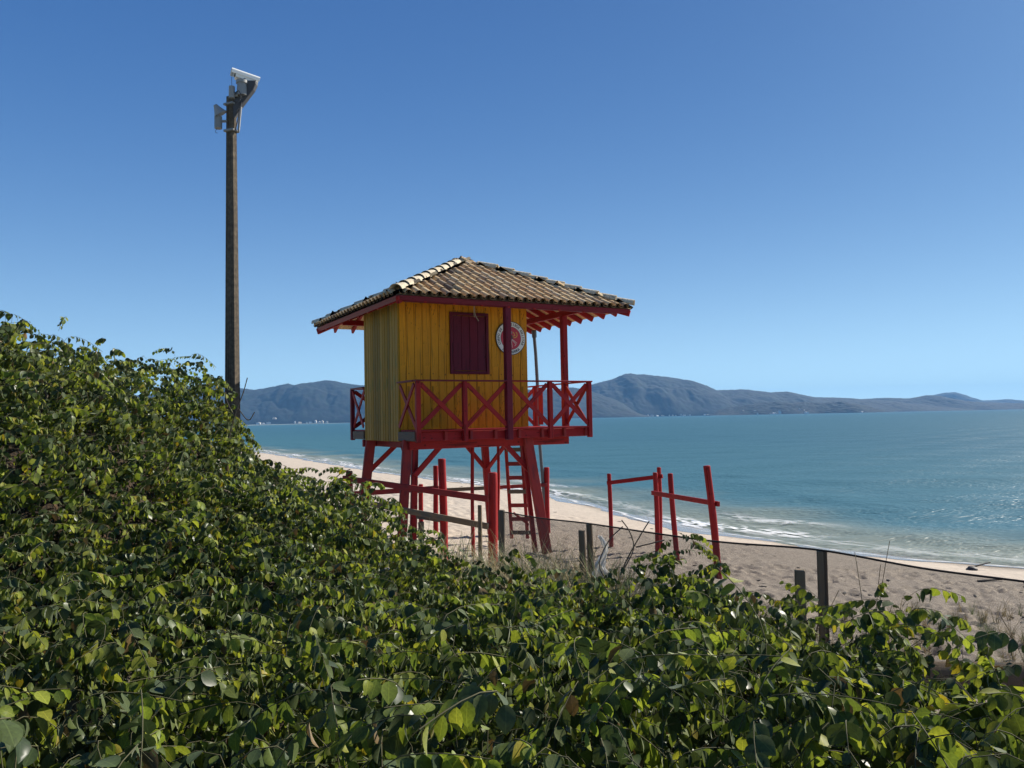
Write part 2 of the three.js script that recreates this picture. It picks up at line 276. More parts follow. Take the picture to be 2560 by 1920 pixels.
hill('hills_003', [[929, 5], [1003, 31], [1077, 44], [1150, 52], [1242, 59], [1333, 52], [1406, 56], [1479, 49], [1552, 53], [1625, 42], [1689, 32], [1752, 5]], 3750, 150, 4, fc);
hill('hills_004', [[3454, 88], [3624, 122], [3793, 115], [3987, 153], [4077, 168], [4160, 172], [4246, 148], [4386, 89], [4517, 89], [4649, 96], [4807, 80], [5031, 69], [5333, 74], [6324, 36]], 7400, 350, 5, fc);

// ---------------------------------------------------------------- the lifeguard tower
const BASE = 0.5, up = (rel) => rel + EYE - BASE;        // heights in the tower count from the sand
const tower = thing('lifeguard_tower', 'yellow plank lifeguard hut on red stilts with tiled hip roof', 'lifeguard tower', [-2.168, BASE, -15.02], 0.5046);
// local axes: x along the front wall, z towards the viewer (front), y up. F(u, v, y): v counts backwards
const F = (u, v, y) => V(u, y, -v);
const HX = V(1, 0, 0), HZ = V(0, 0, 1), HY = V(0, 1, 0);
const WU = 2.856, WV = 2.044, BF = 0.871, DU = 3.787, DV = 2.886, YD = up(-0.174), YR = up(0.746), YB = up(-0.392), YTOP = up(2.30);
const rh = mulberry(31), pick = (a) => a[Math.floor(rh() * a.length)];
const beamPart = (name, A, B, w, d, parent, mat = pick(M.red), side = HX, c = 0.006) => part(name, timber(A, B, w, d, side, c, rh(), rh() * 2), mat, parent);

// walls: vertical tongue-and-groove planks on a dark core
function wall(origin, along, width, y0, y1, n, mats, normal, label, gap = 0.007) {
  const w = group('wall', tower); if (label) w.userData.label = label;
  const t = 0.022, pw_ = width / n, variants = [0, 1, 2].map((k) => box(pw_ - gap, y1 - y0, t, 0.004, 0.21 * k + 0.1, 0.4 * k));
  const turn = Math.atan2(-along.z, along.x);
  for (let i = 0; i < n; i++) {
    const m = part('plank', variants[i % 3], mats[Math.floor(rh() * mats.length)], w), c = origin.clone().addScaledVector(along, (i + 0.5) * pw_).addScaledVector(normal, -t / 2 + 0.002 * (rh() - 0.5));
    m.position.set(c.x, (y0 + y1) / 2, c.z); m.rotation.y = turn;
  }
  const core = part('backing', box(width - 0.05, y1 - y0 - 0.02, 0.03, 0.002), M.black, w), c = origin.clone().addScaledVector(along, width / 2).addScaledVector(normal, -t - 0.016);
  core.position.set(c.x, (y0 + y1) / 2, c.z); core.rotation.y = turn; return w;
}
wall(F(0, 0, 0), HX, WU, YD + 0.004, YTOP, 17, M.yellow, HZ);
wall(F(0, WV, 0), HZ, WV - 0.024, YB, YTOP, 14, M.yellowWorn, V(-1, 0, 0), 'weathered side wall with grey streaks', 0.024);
wall(F(WU, 0.024, 0), V(0, 0, -1), WV - 0.048, YD + 0.004, YTOP, 13, M.yellow, HX);
wall(F(WU, WV, 0), V(-1, 0, 0), WU - 0.024, YD + 0.004, YTOP, 17, M.yellow, V(0, 0, -1));
part('corner_trim', timber(F(0.016, -0.008, YB), F(0.016, -0.008, YTOP), 0.03, 0.018, HX), M.yellowWorn[1], tower);

// shuttered window in the front wall
{
  const w = group('window', tower), x0 = 1.111, x1 = 1.905, y0 = up(0.91), y1 = up(2.145), f = 0.062, z = 0.028;
  part('frame', timber(V(x0, y0, z), V(x0, y1, z), f, 0.05, HX), M.wine[0], w); part('frame', timber(V(x1, y0, z), V(x1, y1, z), f, 0.05, HX), M.wine[1], w);
  part('frame', timber(V(x0 + f / 2 + 0.002, y1 - f / 2, z), V(x1 - f / 2 - 0.002, y1 - f / 2, z), f, 0.046, HY), M.wine[0], w); part('frame', timber(V(x0 + f / 2 + 0.002, y0 + f / 2, z), V(x1 - f / 2 - 0.002, y0 + f / 2, z), f, 0.046, HY), M.wine[1], w);
  const iw = (x1 - x0 - f - 0.016) / 4;
  for (let k = 0; k < 4; k++) { const m = part('shutter_board', box(iw - 0.006, y1 - y0 - 2 * f - 0.02, 0.022, 0.004, 0.17 * k, 0.3 * k), M.wine[k % 3], w); m.position.set(x0 + f / 2 + 0.008 + (k + 0.5) * iw, (y0 + y1) / 2, 0.02); }
}
// round emblem sign: print on a thin disc
{
  const S = 1024, cv = document.createElement('canvas'); cv.width = cv.height = S; const c = cv.getContext('2d');
  c.fillStyle = '#14151a'; c.fillRect(0, 0, S, S);
  c.fillStyle = '#d8d6cc'; c.beginPath(); c.arc(512, 512, 492, 0, 7); c.fill();
  c.fillStyle = '#20202a'; c.beginPath(); c.arc(512, 512, 352, 0, 7); c.fill();
  c.fillStyle = '#b32036'; c.beginPath(); c.arc(512, 512, 342, 0, 7); c.fill();
  c.fillStyle = '#17181d'; c.font = 'bold 112px sans-serif'; c.textAlign = 'center'; c.textBaseline = 'middle';
  const arc = (text, from, to, r, flip) => { for (let i = 0; i < text.length; i++) { const a = lerp(from, to, i / (text.length - 1)) * Math.PI / 180; c.save(); c.translate(512 + r * Math.sin(a), 512 - r * Math.cos(a)); c.rotate(flip ? a + Math.PI : a); c.fillText(text[i], 0, 0); c.restore(); } };
  arc('CORPO DE BOMBEIROS MILITAR', -114, 114, 424, false);
  arc('SANTA CATARINA', 218, 142, 424, true);
  c.lineCap = 'round'; c.lineJoin = 'round';
  c.strokeStyle = '#c99a3a'; c.lineWidth = 26; c.beginPath(); c.arc(640, 400, 92, -0.9, 2.9); c.stroke(); c.beginPath(); c.moveTo(600, 330); c.lineTo(660, 420); c.lineTo(610, 440); c.stroke();
  c.beginPath(); c.arc(392, 400, 92, 0.3, 4.0); c.stroke();
  c.fillStyle = '#8d8f86'; c.fillRect(452, 300, 112, 70); c.fillStyle = '#22242c'; c.beginPath(); c.arc(510, 470, 66, 0, 7); c.fill(); c.fillRect(470, 470, 84, 110);
  c.strokeStyle = '#cfcabb'; c.lineWidth = 14; for (const [x0, y0, x1, y1] of [[480, 560, 400, 740], [500, 560, 470, 800], [530, 560, 560, 790], [545, 555, 690, 700], [560, 545, 720, 660], [690, 700, 640, 740], [450, 560, 350, 690]]) { c.beginPath(); c.moveTo(x0, y0); c.lineTo(x1, y1); c.stroke(); }
  c.strokeStyle = '#1c1d24'; c.lineWidth = 12; c.beginPath(); c.moveTo(410, 640); c.lineTo(620, 470); c.stroke();
  const t = new THREE.CanvasTexture(cv); t.colorSpace = THREE.SRGBColorSpace; t.anisotropy = 8;
  const face = new THREE.CircleGeometry(0.348, 56), sign = group('emblem_sign', tower); sign.position.set(2.451, up(1.66), 0.02); sign.userData.label = 'round white-ringed fire brigade emblem with red centre';
  const rim = new THREE.CylinderGeometry(0.35, 0.35, 0.014, 56); rim.rotateX(Math.PI / 2); rim.translate(0, 0, 0.007);
  part('disc', rim, M.black, sign); face.translate(0, 0, 0.0165); part('print', face, new THREE.MeshStandardMaterial({ map: t, roughness: 0.5 }), sign);
}
// frayed rope hanging from the eave over the shutter
part('rope', join([tube([F(1.60, -0.10, up(2.34)), F(1.60, -0.09, up(2.2)), F(1.63, -0.08, up(2.08)), F(1.70, -0.07, up(1.98))], 0.009), tube([F(1.59, -0.10, up(2.34)), F(1.585, -0.09, up(2.15)), F(1.60, -0.08, up(2.05))], 0.007)]), new THREE.MeshStandardMaterial({ color: RGB(0.42, 0.36, 0.27), roughness: 0.9 }), tower);

// deck: floor boards, rim boards, joists, two beams
{
  const deck = group('deck', tower), bw = 0.118, n = Math.round((DV + BF) / bw);
  for (let i = 0; i < n; i++) {
    const v = -BF - 0.03 + (i + 0.5) * bw; if (v > WV + 0.02 || v < -0.02) part('floor_board', timber(F(0.01, v, YD - 0.014), F(DU + 0.03, v, YD - 0.014), 0.028, bw - 0.008, HY, 0.004, rh(), rh()), pick(M.red), deck);
    else part('floor_board', timber(F(WU + 0.01, v, YD - 0.014), F(DU + 0.03, v, YD - 0.014), 0.028, bw - 0.008, HY, 0.004, rh(), rh()), pick(M.red), deck);
  }
  const jb = YD - 0.03, jt = 0.17;
  for (let k = 0; k < 8; k++) { const u = 0.08 + k * (DU - 0.14) / 7; beamPart('joist', F(u, -BF + 0.02, jb - jt / 2), F(u, DV - 0.02, jb - jt / 2), 0.055, jt, deck, pick(M.redWorn)); }
  beamPart('rim_board', F(0.03, -BF + 0.10, jb - 0.09), F(DU - 0.02, -BF + 0.10, jb - 0.09), 0.03, 0.17, deck, M.red[0], HZ);
  beamPart('rim_board', F(0.03, DV - 0.05, jb - 0.09), F(DU - 0.02, DV - 0.05, jb - 0.09), 0.03, 0.17, deck, M.redWorn[0], HZ);
  beamPart('rim_board', F(DU + 0.005, -BF + 0.03, jb - 0.085), F(DU + 0.005, DV - 0.08, jb - 0.085), 0.03, 0.17, deck, M.red[0], HX);
  beamPart('rim_board', F(-0.012, WV + 0.01, jb - 0.085), F(-0.012, DV - 0.08, jb - 0.085), 0.03, 0.17, deck, M.grey, HX);
  beamPart('rim_board', F(-0.012, -0.01, jb - 0.085), F(-0.012, -BF + 0.03, jb - 0.085), 0.03, 0.17, deck, M.grey, HX);
  for (const v of [-0.45, 2.25]) beamPart('beam', F(0.02, v, up(-0.46)), F(3.53, v, up(-0.46)), 0.08, 0.155, deck, pick(M.red), HZ, 0.008);
  for (const u of [0.35, 2.75]) beamPart('cross_beam', F(u, -0.40, up(-0.47)), F(u, 2.2, up(-0.47)), 0.07, 0.13, deck, pick(M.redWorn), HX);
}
// splayed legs with knee braces
function leg(top, foot, w, d, side, mat) { return part('leg', timber(foot, top, w, d, side, 0.008, rh(), rh()), mat, tower); }
leg(F(0.02, -0.37, up(-0.36)), F(-0.22, -0.55, 0.0 - 0.1), 0.17, 0.075, HX, M.redWorn[0]); leg(F(0.20, -0.30, up(-0.40)), F(0.12, -0.30, -0.1), 0.12, 0.08, HX, M.red[1]);
leg(F(2.52, -0.51, up(-0.38)), F(2.86, -0.62, -0.1), 0.20, 0.085, HX, M.redWorn[1]); leg(F(2.50, -0.36, up(-0.50)), F(2.74, -0.36, -0.1), 0.09, 0.07, HX, M.red[0]);
leg(F(0.12, 2.0, up(-0.36)), F(-0.14, 2.12, -0.1), 0.20, 0.085, HX, M.redWorn[0]); leg(F(2.92, 2.2, up(-0.38)), F(3.18, 2.42, -0.1), 0.17, 0.09, HX, M.red[1]);
const brace = (A, B, w = 0.10, mat = pick(M.red)) => beamPart('knee_brace', A, B, w, 0.045, tower, mat, HX);
brace(F(0.14, -0.42, up(-1.02)), F(0.66, -0.42, up(-0.50))); brace(F(2.62, -0.42, up(-1.06)), F(2.06, -0.42, up(-0.50)));
brace(F(0.10, 2.05, up(-1.05)), F(0.72, 2.05, up(-0.50))); brace(F(0.20, -0.2, up(-1.05)), F(0.20, 0.35, up(-0.50)), 0.08, M.redWorn[0]); brace(F(2.98, 2.26, up(-1.15)), F(2.45, 2.26, up(-0.55))); brace(F(3.0, 2.2, up(-1.15)), F(3.3, 1.8, up(-0.55)));
for (const [u, v, r] of [[1.555, 0.02, 0.036], [2.91, 1.5, 0.034]]) part('prop_pole', log(F(u - 0.03, v, -0.1), F(u, v, up(-0.40)), r * 1.05, r, 40 + v * 10, 10), M.red[1], tower);

// railings: posts, top rails, crossed boards
{
  const S = 0.937, U0 = 0.039, ps = [];
  const rail = group('railing', tower);
  const post = (u, v, w = 0.088, top = YR - 0.03, mat = pick(M.red)) => part('post', timber(F(u, v, YB - 0.01), F(u, v, top), w, w, HX, 0.007, rh(), rh()), mat, rail);
  const cross = (A, B, axis, off) => { const out = axis === HX ? V(0, 0, 1) : V(1, 0, 0), y0 = YD + 0.06, y1 = YR - 0.075; for (const [k, a, b] of [[0, y0, y1], [1, y1, y0]]) part('cross_board', timber(V(A.x, a, A.z).addScaledVector(out, off + k * 0.026), V(B.x, b, B.z).addScaledVector(out, off + k * 0.026), 0.086, 0.024, HY, 0.004, rh(), rh()), pick(M.red), rail); };
  for (let k = 0; k < 5; k++) { ps.push(U0 + k * S); if (k !== 2) post(ps[k], -BF); }
  for (let k = 0; k < 4; k++) cross(F(ps[k] + 0.05, -BF, 0), F(ps[k + 1] - 0.05, -BF, 0), HX, -0.02);
  beamPart('top_rail', F(-0.03, -BF, YR - 0.014), F(ps[2] - 0.01, -BF, YR - 0.014), 0.028, 0.115, rail, M.wine[2], HY); beamPart('top_rail', F(ps[2] - 0.006, -BF, YR - 0.014), F(DU + 0.06, -BF, YR - 0.014), 0.028, 0.115, rail, M.red[0], HY);
  beamPart('top_rail', F(0.0, -0.01, YR - 0.0145), F(0.0, -BF + 0.06, YR - 0.0145), 0.028, 0.10, rail, M.wine[1], HY); cross(F(0.0, -0.04, 0), F(0.0, -BF + 0.05, 0), HZ, -0.012);
  beamPart('top_rail', F(0.0, WV + 0.01, YR - 0.0145), F(0.0, DV, YR - 0.0145), 0.028, 0.10, rail, M.wine[1], HY); cross(F(0.0, WV + 0.04, 0), F(0.0, DV - 0.05, 0), HZ, -0.012); post(0.0, DV, 0.088, YR - 0.03, M.wine[2]);
  beamPart('top_rail', F(DU, -BF + 0.06, YR - 0.0145), F(DU, DV, YR - 0.0145), 0.028, 0.10, rail, M.red[1], HY);
  cross(F(DU, -BF + 0.06, 0), F(DU, -0.02, 0), HZ, -0.02); cross(F(DU, 1.35, 0), F(DU, DV - 0.05, 0), HZ, -0.02); post(DU, DV); post(DU, 1.30);
  beamPart('top_rail', F(0.06, DV, YR - 0.0145), F(DU - 0.06, DV, YR - 0.0145), 0.028, 0.10, rail, M.red[2], HY); cross(F(0.05, DV, 0), F(1.2, DV, 0), HX, -0.02); cross(F(1.25, DV, 0), F(2.45, DV, 0), HX, -0.02); cross(F(2.5, DV, 0), F(DU - 0.05, DV, 0), HX, -0.02); post(1.22, DV); post(2.48, DV);
  part('gate_board', timber(F(DU, 1.05, YD + 0.03), F(DU, 1.05, YR - 0.05), 0.025, 0.17, HX, 0.004, rh(), rh()), M.red[2], rail);
}
// roof columns
for (const [u, v, mat] of [[0.039 + 2 * 0.937, -BF, M.wine[2]], [DU, 0.03, M.red[0]], [DU, 2.0, M.red[1]], [1.9, DV, M.red[1]]]) part('column', timber(F(u, v, v < -0.5 ? YB - 0.01 : YD), F(u, v, up(2.20)), 0.125, 0.125, HX, 0.01, rh(), rh()), mat, tower);

// ladder up to the deck
{
  const l = group('ladder', tower), inv = (x, rel, d) => { const dx = x + 2.168, dd = d - 15.02, s = 0.8754, c = 0.4834; return F(dx * s + dd * c, -dx * c + dd * s, up(rel)); };
  const a0 = inv(-0.07, -2.62, 17.42), a1 = inv(-0.17, -0.30, 16.75), b0 = inv(0.275, -2.62, 17.36), b1 = inv(0.165, -0.30, 16.75), side = b0.clone().sub(a0).normalize();
  part('stile', timber(a0, a1, 0.07, 0.045, side, 0.006), M.red[2], l); part('stile', timber(b0, b1, 0.07, 0.045, side, 0.006), M.red[1], l);
  for (let k = 0; k < 8; k++) { const t = 0.06 + k * 0.131, A = a0.clone().lerp(a1, t), B = b0.clone().lerp(b1, t); A.addScaledVector(side, -0.03); B.addScaledVector(side, 0.06); part('rung', timber(A.add(V(0, 0, 0.045)), B.add(V(0, 0, 0.045)), 0.085, 0.03, HY, 0.004, rh(), rh()), k % 3 ? pick(M.redWorn) : M.grey, l); }
  part('strut', timber(inv(-0.02, -2.1, 17.7), inv(0.3, -2.3, 17.2), 0.05, 0.03, HY), M.red[2], l);
}
// grey down pipe at the back corner of the roof
part('down_pipe', join([log(F(4.62, 2.35, -0.1), F(4.42, 2.35, up(2.05)), 0.042, 0.042, 6, 14), log(F(4.425, 2.35, up(1.98)), F(4.418, 2.35, up(2.16)), 0.06, 0.06, 9, 14)]), new THREE.MeshStandardMaterial({ color: RGB(0.10, 0.115, 0.13), roughness: 0.45, metalness: 0.3 }), tower);

// ---- roof
{
  const roof = group('roof', tower), U0 = -0.393, U1 = 4.817, V0 = -1.009, V1 = 4.392, YE = up(2.255), YA = up(3.49);
  const A = F((U0 + U1) / 2, (V0 + V1) / 2, YA), corner = [F(U0, V0, YE), F(U1, V0, YE), F(U1, V1, YE), F(U0, V1, YE)];
  const tileMap = tex(256, 256, (u, v) => { const k = 0.80 + 0.30 * fbm(u * 9, v * 9, 2, 4), l = smooth(0.12, 0.30, fbm(u * 6 + 4, v * 6, 8, 4)), s = smooth(0.22, 0.34, fbm(u * 22, v * 22, 14, 3)); return [lerp(k, 0.42, l * 0.4) * (1 - 0.18 * s), lerp(k * 0.98, 0.40, l * 0.38) * (1 - 0.18 * s), lerp(k * 0.95, 0.36, l * 0.35) * (1 - 0.25 * s)]; }, { srgb: true, repeat: [3, 3] });
  const tileMat = [[0.88, 0.66, 0.38], [0.84, 0.61, 0.33], [0.90, 0.72, 0.46], [0.76, 0.51, 0.27], [0.52, 0.39, 0.26], [0.15, 0.115, 0.09]].map((c) => new THREE.MeshStandardMaterial({ color: RGB(...c), roughness: 0.92, map: tileMap, bumpMap: tileMap, bumpScale: 0.002 }));
  const ridgeMat = [[0.84, 0.76, 0.58], [0.80, 0.71, 0.53]].map((c) => new THREE.MeshStandardMaterial({ color: RGB(...c), roughness: 0.9, map: tileMap, bumpMap: tileMap, bumpScale: 0.002 }));
  const pickTile = () => { const q = rh(); return tileMat[q < 0.3 ? 0 : q < 0.52 ? 1 : q < 0.68 ? 2 : q < 0.85 ? 3 : q < 0.95 ? 4 : 5]; };
  function barrel(L, r0, r1, arc, t, seg, ou) {           // shell of half-round tile, axis +y, crown +z
    const P = [], I = [], U = []; const ring = (y, r) => { for (let i = 0; i <= seg; i++) { const a = lerp(-arc / 2, arc / 2, i / seg); P.push(r * Math.sin(a), y, r * Math.cos(a) - r0 * Math.cos(arc / 2)); U.push(ou + r * a, ou * 1.7 + y); } };
    ring(0, r0); ring(L, r1); ring(0, r0 - t); ring(L, r1 - t); const n = seg + 1;
    for (let i = 0; i < seg; i++) { const q = (a, b, c, d) => I.push(a, b, c, b, d, c); q(i, i + 1, n + i, n + i + 1); q(2 * n + i + 1, 2 * n + i, 3 * n + i + 1, 3 * n + i); q(2 * n + i, 2 * n + i + 1, i, i + 1); }
    const g = new THREE.BufferGeometry(); g.setAttribute('position', new THREE.Float32BufferAttribute(P, 3)); g.setAttribute('uv', new THREE.Float32BufferAttribute(U, 2)); g.setIndex(I); g.computeVertexNormals();
    return g;
  }
  const cover = [0.1, 0.43, 0.77, 0.9].map((o) => barrel(0.42, 0.080, 0.070, 2.85, 0.009, 7, o)), chan = barrel(0.42, 0.092, 0.10, 2.2, 0.012, 5, 0.3), cap = [0.2, 0.6].map((o) => barrel(0.47, 0.135, 0.108, 2.7, 0.015, 8, o));
  for (let f = 0; f < 4; f++) {
    const a = corner[f], b = corner[(f + 1) % 4], e = b.clone().sub(a), L = e.length(); e.normalize();
    const mid = a.clone().add(b).multiplyScalar(0.5), s = A.clone().sub(mid), SL = s.length(); s.normalize(); const n = e.clone().cross(s).normalize();
    const cols = Math.round(L / 0.2), step = L / cols, under = [];
    const place = (x, y, h, tilt, turn) => { const p = a.clone().addScaledVector(e, x).addScaledVector(s, y).addScaledVector(n, h), m = new THREE.Matrix4().makeBasis(e, s, n); return new THREE.Matrix4().makeTranslation(p.x, p.y, p.z).multiply(m).multiply(new THREE.Matrix4().makeRotationX(tilt)).multiply(new THREE.Matrix4().makeRotationZ(turn)); };
    for (let c = 0; c <= cols; c++) {
      const tone = pickTile(), x = c * step, max = SL * (1 - Math.abs(x - L / 2) / (L / 2));
      for (let r = 0; r * 0.335 < max - 0.05; r++) {
        const m = place(x + 0.008 * (rh() - 0.5), r * 0.335 - 0.06, 0.056 + 0.004 * rh(), -0.022, 0.03 * (rh() - 0.5));
        if (f === 2) under.push(cover[0].clone().applyMatrix4(m));
        else { const t = part('tile', cover[Math.floor(rh() * 4)], rh() < 0.5 ? tone : pickTile(), roof); t.applyMatrix4(m); }
      }
      const xc = x + step / 2, maxc = SL * (1 - Math.abs(xc - L / 2) / (L / 2));
      if (c < cols) for (let r = 0; r * 0.335 < maxc; r++) { const m = place(xc, r * 0.335 - 0.045, 0.070, -0.030, 0); under.push(chan.clone().applyMatrix4(new THREE.Matrix4().makeScale(1, 1, -1)).applyMatrix4(m)); }
    }
    const um = part('channel_tile', join(under), tileMat[3], roof); um.userData.kind = 'stuff';
    // boarding just under the tiles
    const g = new THREE.BufferGeometry(), q = [a, b, A].map((p) => p.clone().addScaledVector(n, 0.004)), w = [a, b, A].map((p) => p.clone().addScaledVector(n, -0.012));
    g.setAttribute('position', new THREE.Float32BufferAttribute([...q, w[0], w[2], w[1]].flatMap((p) => [p.x, p.y, p.z]), 3)); g.computeVertexNormals(); g.setAttribute('uv', new THREE.Float32BufferAttribute([0, 0, 5, 0, 2.5, 3, 0, 0, 2.5, 3, 5, 0], 2)); part('boarding', g, tileMat[0], roof);
    // rafters, battens and eave boards seen from below
    for (let k = 1, nr = f === 1 || f === 2 ? 12 : 9; k < nr; k++) { const x = L * k / nr, max = SL * (1 - Math.abs(x - L / 2) / (L / 2)) - 0.1; if (max > 0.3) part('rafter', timber(a.clone().addScaledVector(e, x).addScaledVector(n, -0.075).addScaledVector(s, 0.015), a.clone().addScaledVector(e, x).addScaledVector(n, -0.075).addScaledVector(s, max), 0.05, 0.115, e, 0.005, rh(), rh()), pick(M.red), roof); }
    if (f === 0 || f === 3) part('eave_board', timber(a.clone().addScaledVector(e, 0.02).addScaledVector(n, -0.055).addScaledVector(s, 0.01), b.clone().addScaledVector(e, -0.02).addScaledVector(n, -0.055).addScaledVector(s, 0.01), 0.095, 0.022, n, 0.004, rh(), rh()), f === 3 || f === 0 ? M.wine[2] : M.red[0], roof);
    // hip: rafter under, cap tiles above
    const h = A.clone().sub(a), HL = h.length(); h.normalize(); const hn = V(0, 1, 0).addScaledVector(h, -h.y).normalize(), he = h.clone().cross(hn).normalize();
    part('hip_rafter', timber(a.clone().addScaledVector(hn, -0.10), A.clone().addScaledVector(hn, -0.10).addScaledVector(h, -0.1), 0.06, 0.13, he, 0.005), M.red[1], roof);
    for (let k = 0, nc = Math.floor((HL - 0.05) / 0.395); k < nc; k++) { const p = a.clone().addScaledVector(h, k * 0.395 - 0.02).addScaledVector(hn, 0.095 + 0.004 * rh()); const t = part('ridge_tile', cap[k % 2], ridgeMat[k % 2], roof); t.applyMatrix4(new THREE.Matrix4().makeTranslation(p.x, p.y, p.z).multiply(new THREE.Matrix4().makeBasis(he, h, hn)).multiply(new THREE.Matrix4().makeRotationX(-0.035)).multiply(new THREE.Matrix4().makeRotationZ(0.03 * (rh() - 0.5)))); }
  }
  const knob = new THREE.SphereGeometry(0.15, 14, 9); knob.scale(1, 0.6, 1); knob.translate(A.x, A.y + 0.07, A.z); part('apex_cap', knob, ridgeMat[0], roof);
  // wall plates carrying the rafters
  beamPart('plate', F(-0.2, -BF, up(2.215)), F(4.5, -BF, up(2.215)), 0.07, 0.12, roof, M.wine[2], HZ); beamPart('plate', F(DU, -0.75, up(2.24)), F(DU, 3.6, up(2.24)), 0.12, 0.07, roof, M.red[1], HY); beamPart('plate', F(-0.2, DV, up(2.215)), F(4.5, DV, up(2.215)), 0.07, 0.12, roof, M.red[0], HZ);
}

// ---------------------------------------------------------------- red posts, rails and frames round the tower
const W = (x, rel, d) => V(x, rel + EYE, -d);             // x, height relative to the eye, distance
const rp = mulberry(91);
const footY = (x, d) => groundPlain(x, d) - 0.12;
function postThing(name, label, category, list, rails, group_, mat = M.red) {
  const [px, , pd] = list[0], base = V(px, groundPlain(px, pd), -pd), t = thing(name, label, category, [base.x, base.y, base.z], 0, group_);
  list.forEach(([x, top, d, r, lean = 0, m], i) => part('post', log(V(x - lean, footY(x, d), -d).sub(base), W(x, top, d).sub(base), r * 1.03, r, 3 + i + Math.floor(rp() * 90)), m ?? mat[i % mat.length], t));
  rails.forEach(([a, b, w, m, round], i) => part('rail', round ? log(W(...a).sub(base), W(...b).sub(base), w, w, 17 + i) : timber(W(...a).sub(base), W(...b).sub(base), w, 0.045, V(0, 1, 0), 0.006, rp(), rp()), m ?? mat[0], t));
  return t;
}
postThing('post_and_rail_fence', 'low rail fence of round red posts in front of the hut stilts', 'fence', [[-3.164, -0.937, 15.2, 0.066], [-1.258, -0.679, 13.95, 0.069], [-0.363, -0.887, 13.2, 0.077]], [[[-3.26, -1.07, 15.1], [-0.44, -1.314, 13.08], 0.105, M.redWorn[1]], [[-2.95, -1.50, 14.95], [-0.44, -1.765, 13.08], 0.10, M.darkWood]]);
postThing('side_rail', 'dark red rail running off towards the beach behind the bushes', 'rail', [[-1.885, -1.087, 19, 0.06], [-4.9, -1.78, 19.4, 0.06]], [[[-5.0, -1.80, 19.3], [-1.8, -1.62, 18.92], 0.12, M.redWorn[0]]]);
postThing('back_rail', 'pale weathered rail behind the hut stilts ending at a red post', 'rail', [[0.8, -1.197, 19.3, 0.066], [-2.2, -1.5, 18.7, 0.055]], [[[-2.3, -1.66, 18.62], [-0.5, -1.64, 18.98], 0.085, M.grey], [[-0.48, -1.64, 18.98], [0.8, -1.615, 19.23], 0.085, M.redWorn[0]]]);
postThing('stub_post', 'short grey stub of a post under the front rail', 'post', [[-1.72, -1.86, 14.6, 0.055]], [[[-1.80, -1.75, 14.56], [-1.2, -1.80, 14.2], 0.09, M.grey]], null, [M.grey]);
postThing('exercise_bar', 'red wooden exercise frame with a high bar, nearer the hut', 'exercise bar', [[2.076, -1.232, 17.2, 0.045], [2.90, -1.155, 16.2, 0.052], [3.06, -1.08, 16.7, 0.045]], [[[2.02, -1.43, 17.14], [3.05, -1.235, 16.22], 0.085, M.red[0]]]);
postThing('exercise_bar', 'red wooden exercise frame with a low bar and one tall thick post', 'exercise bar', [[2.972, -1.09, 15, 0.05, -0.08], [3.28, -0.857, 13.4, 0.062, -0.14]], [[[2.70, -1.50, 15.5], [3.44, -1.50, 13.32], 0.085, M.red[1]]]);

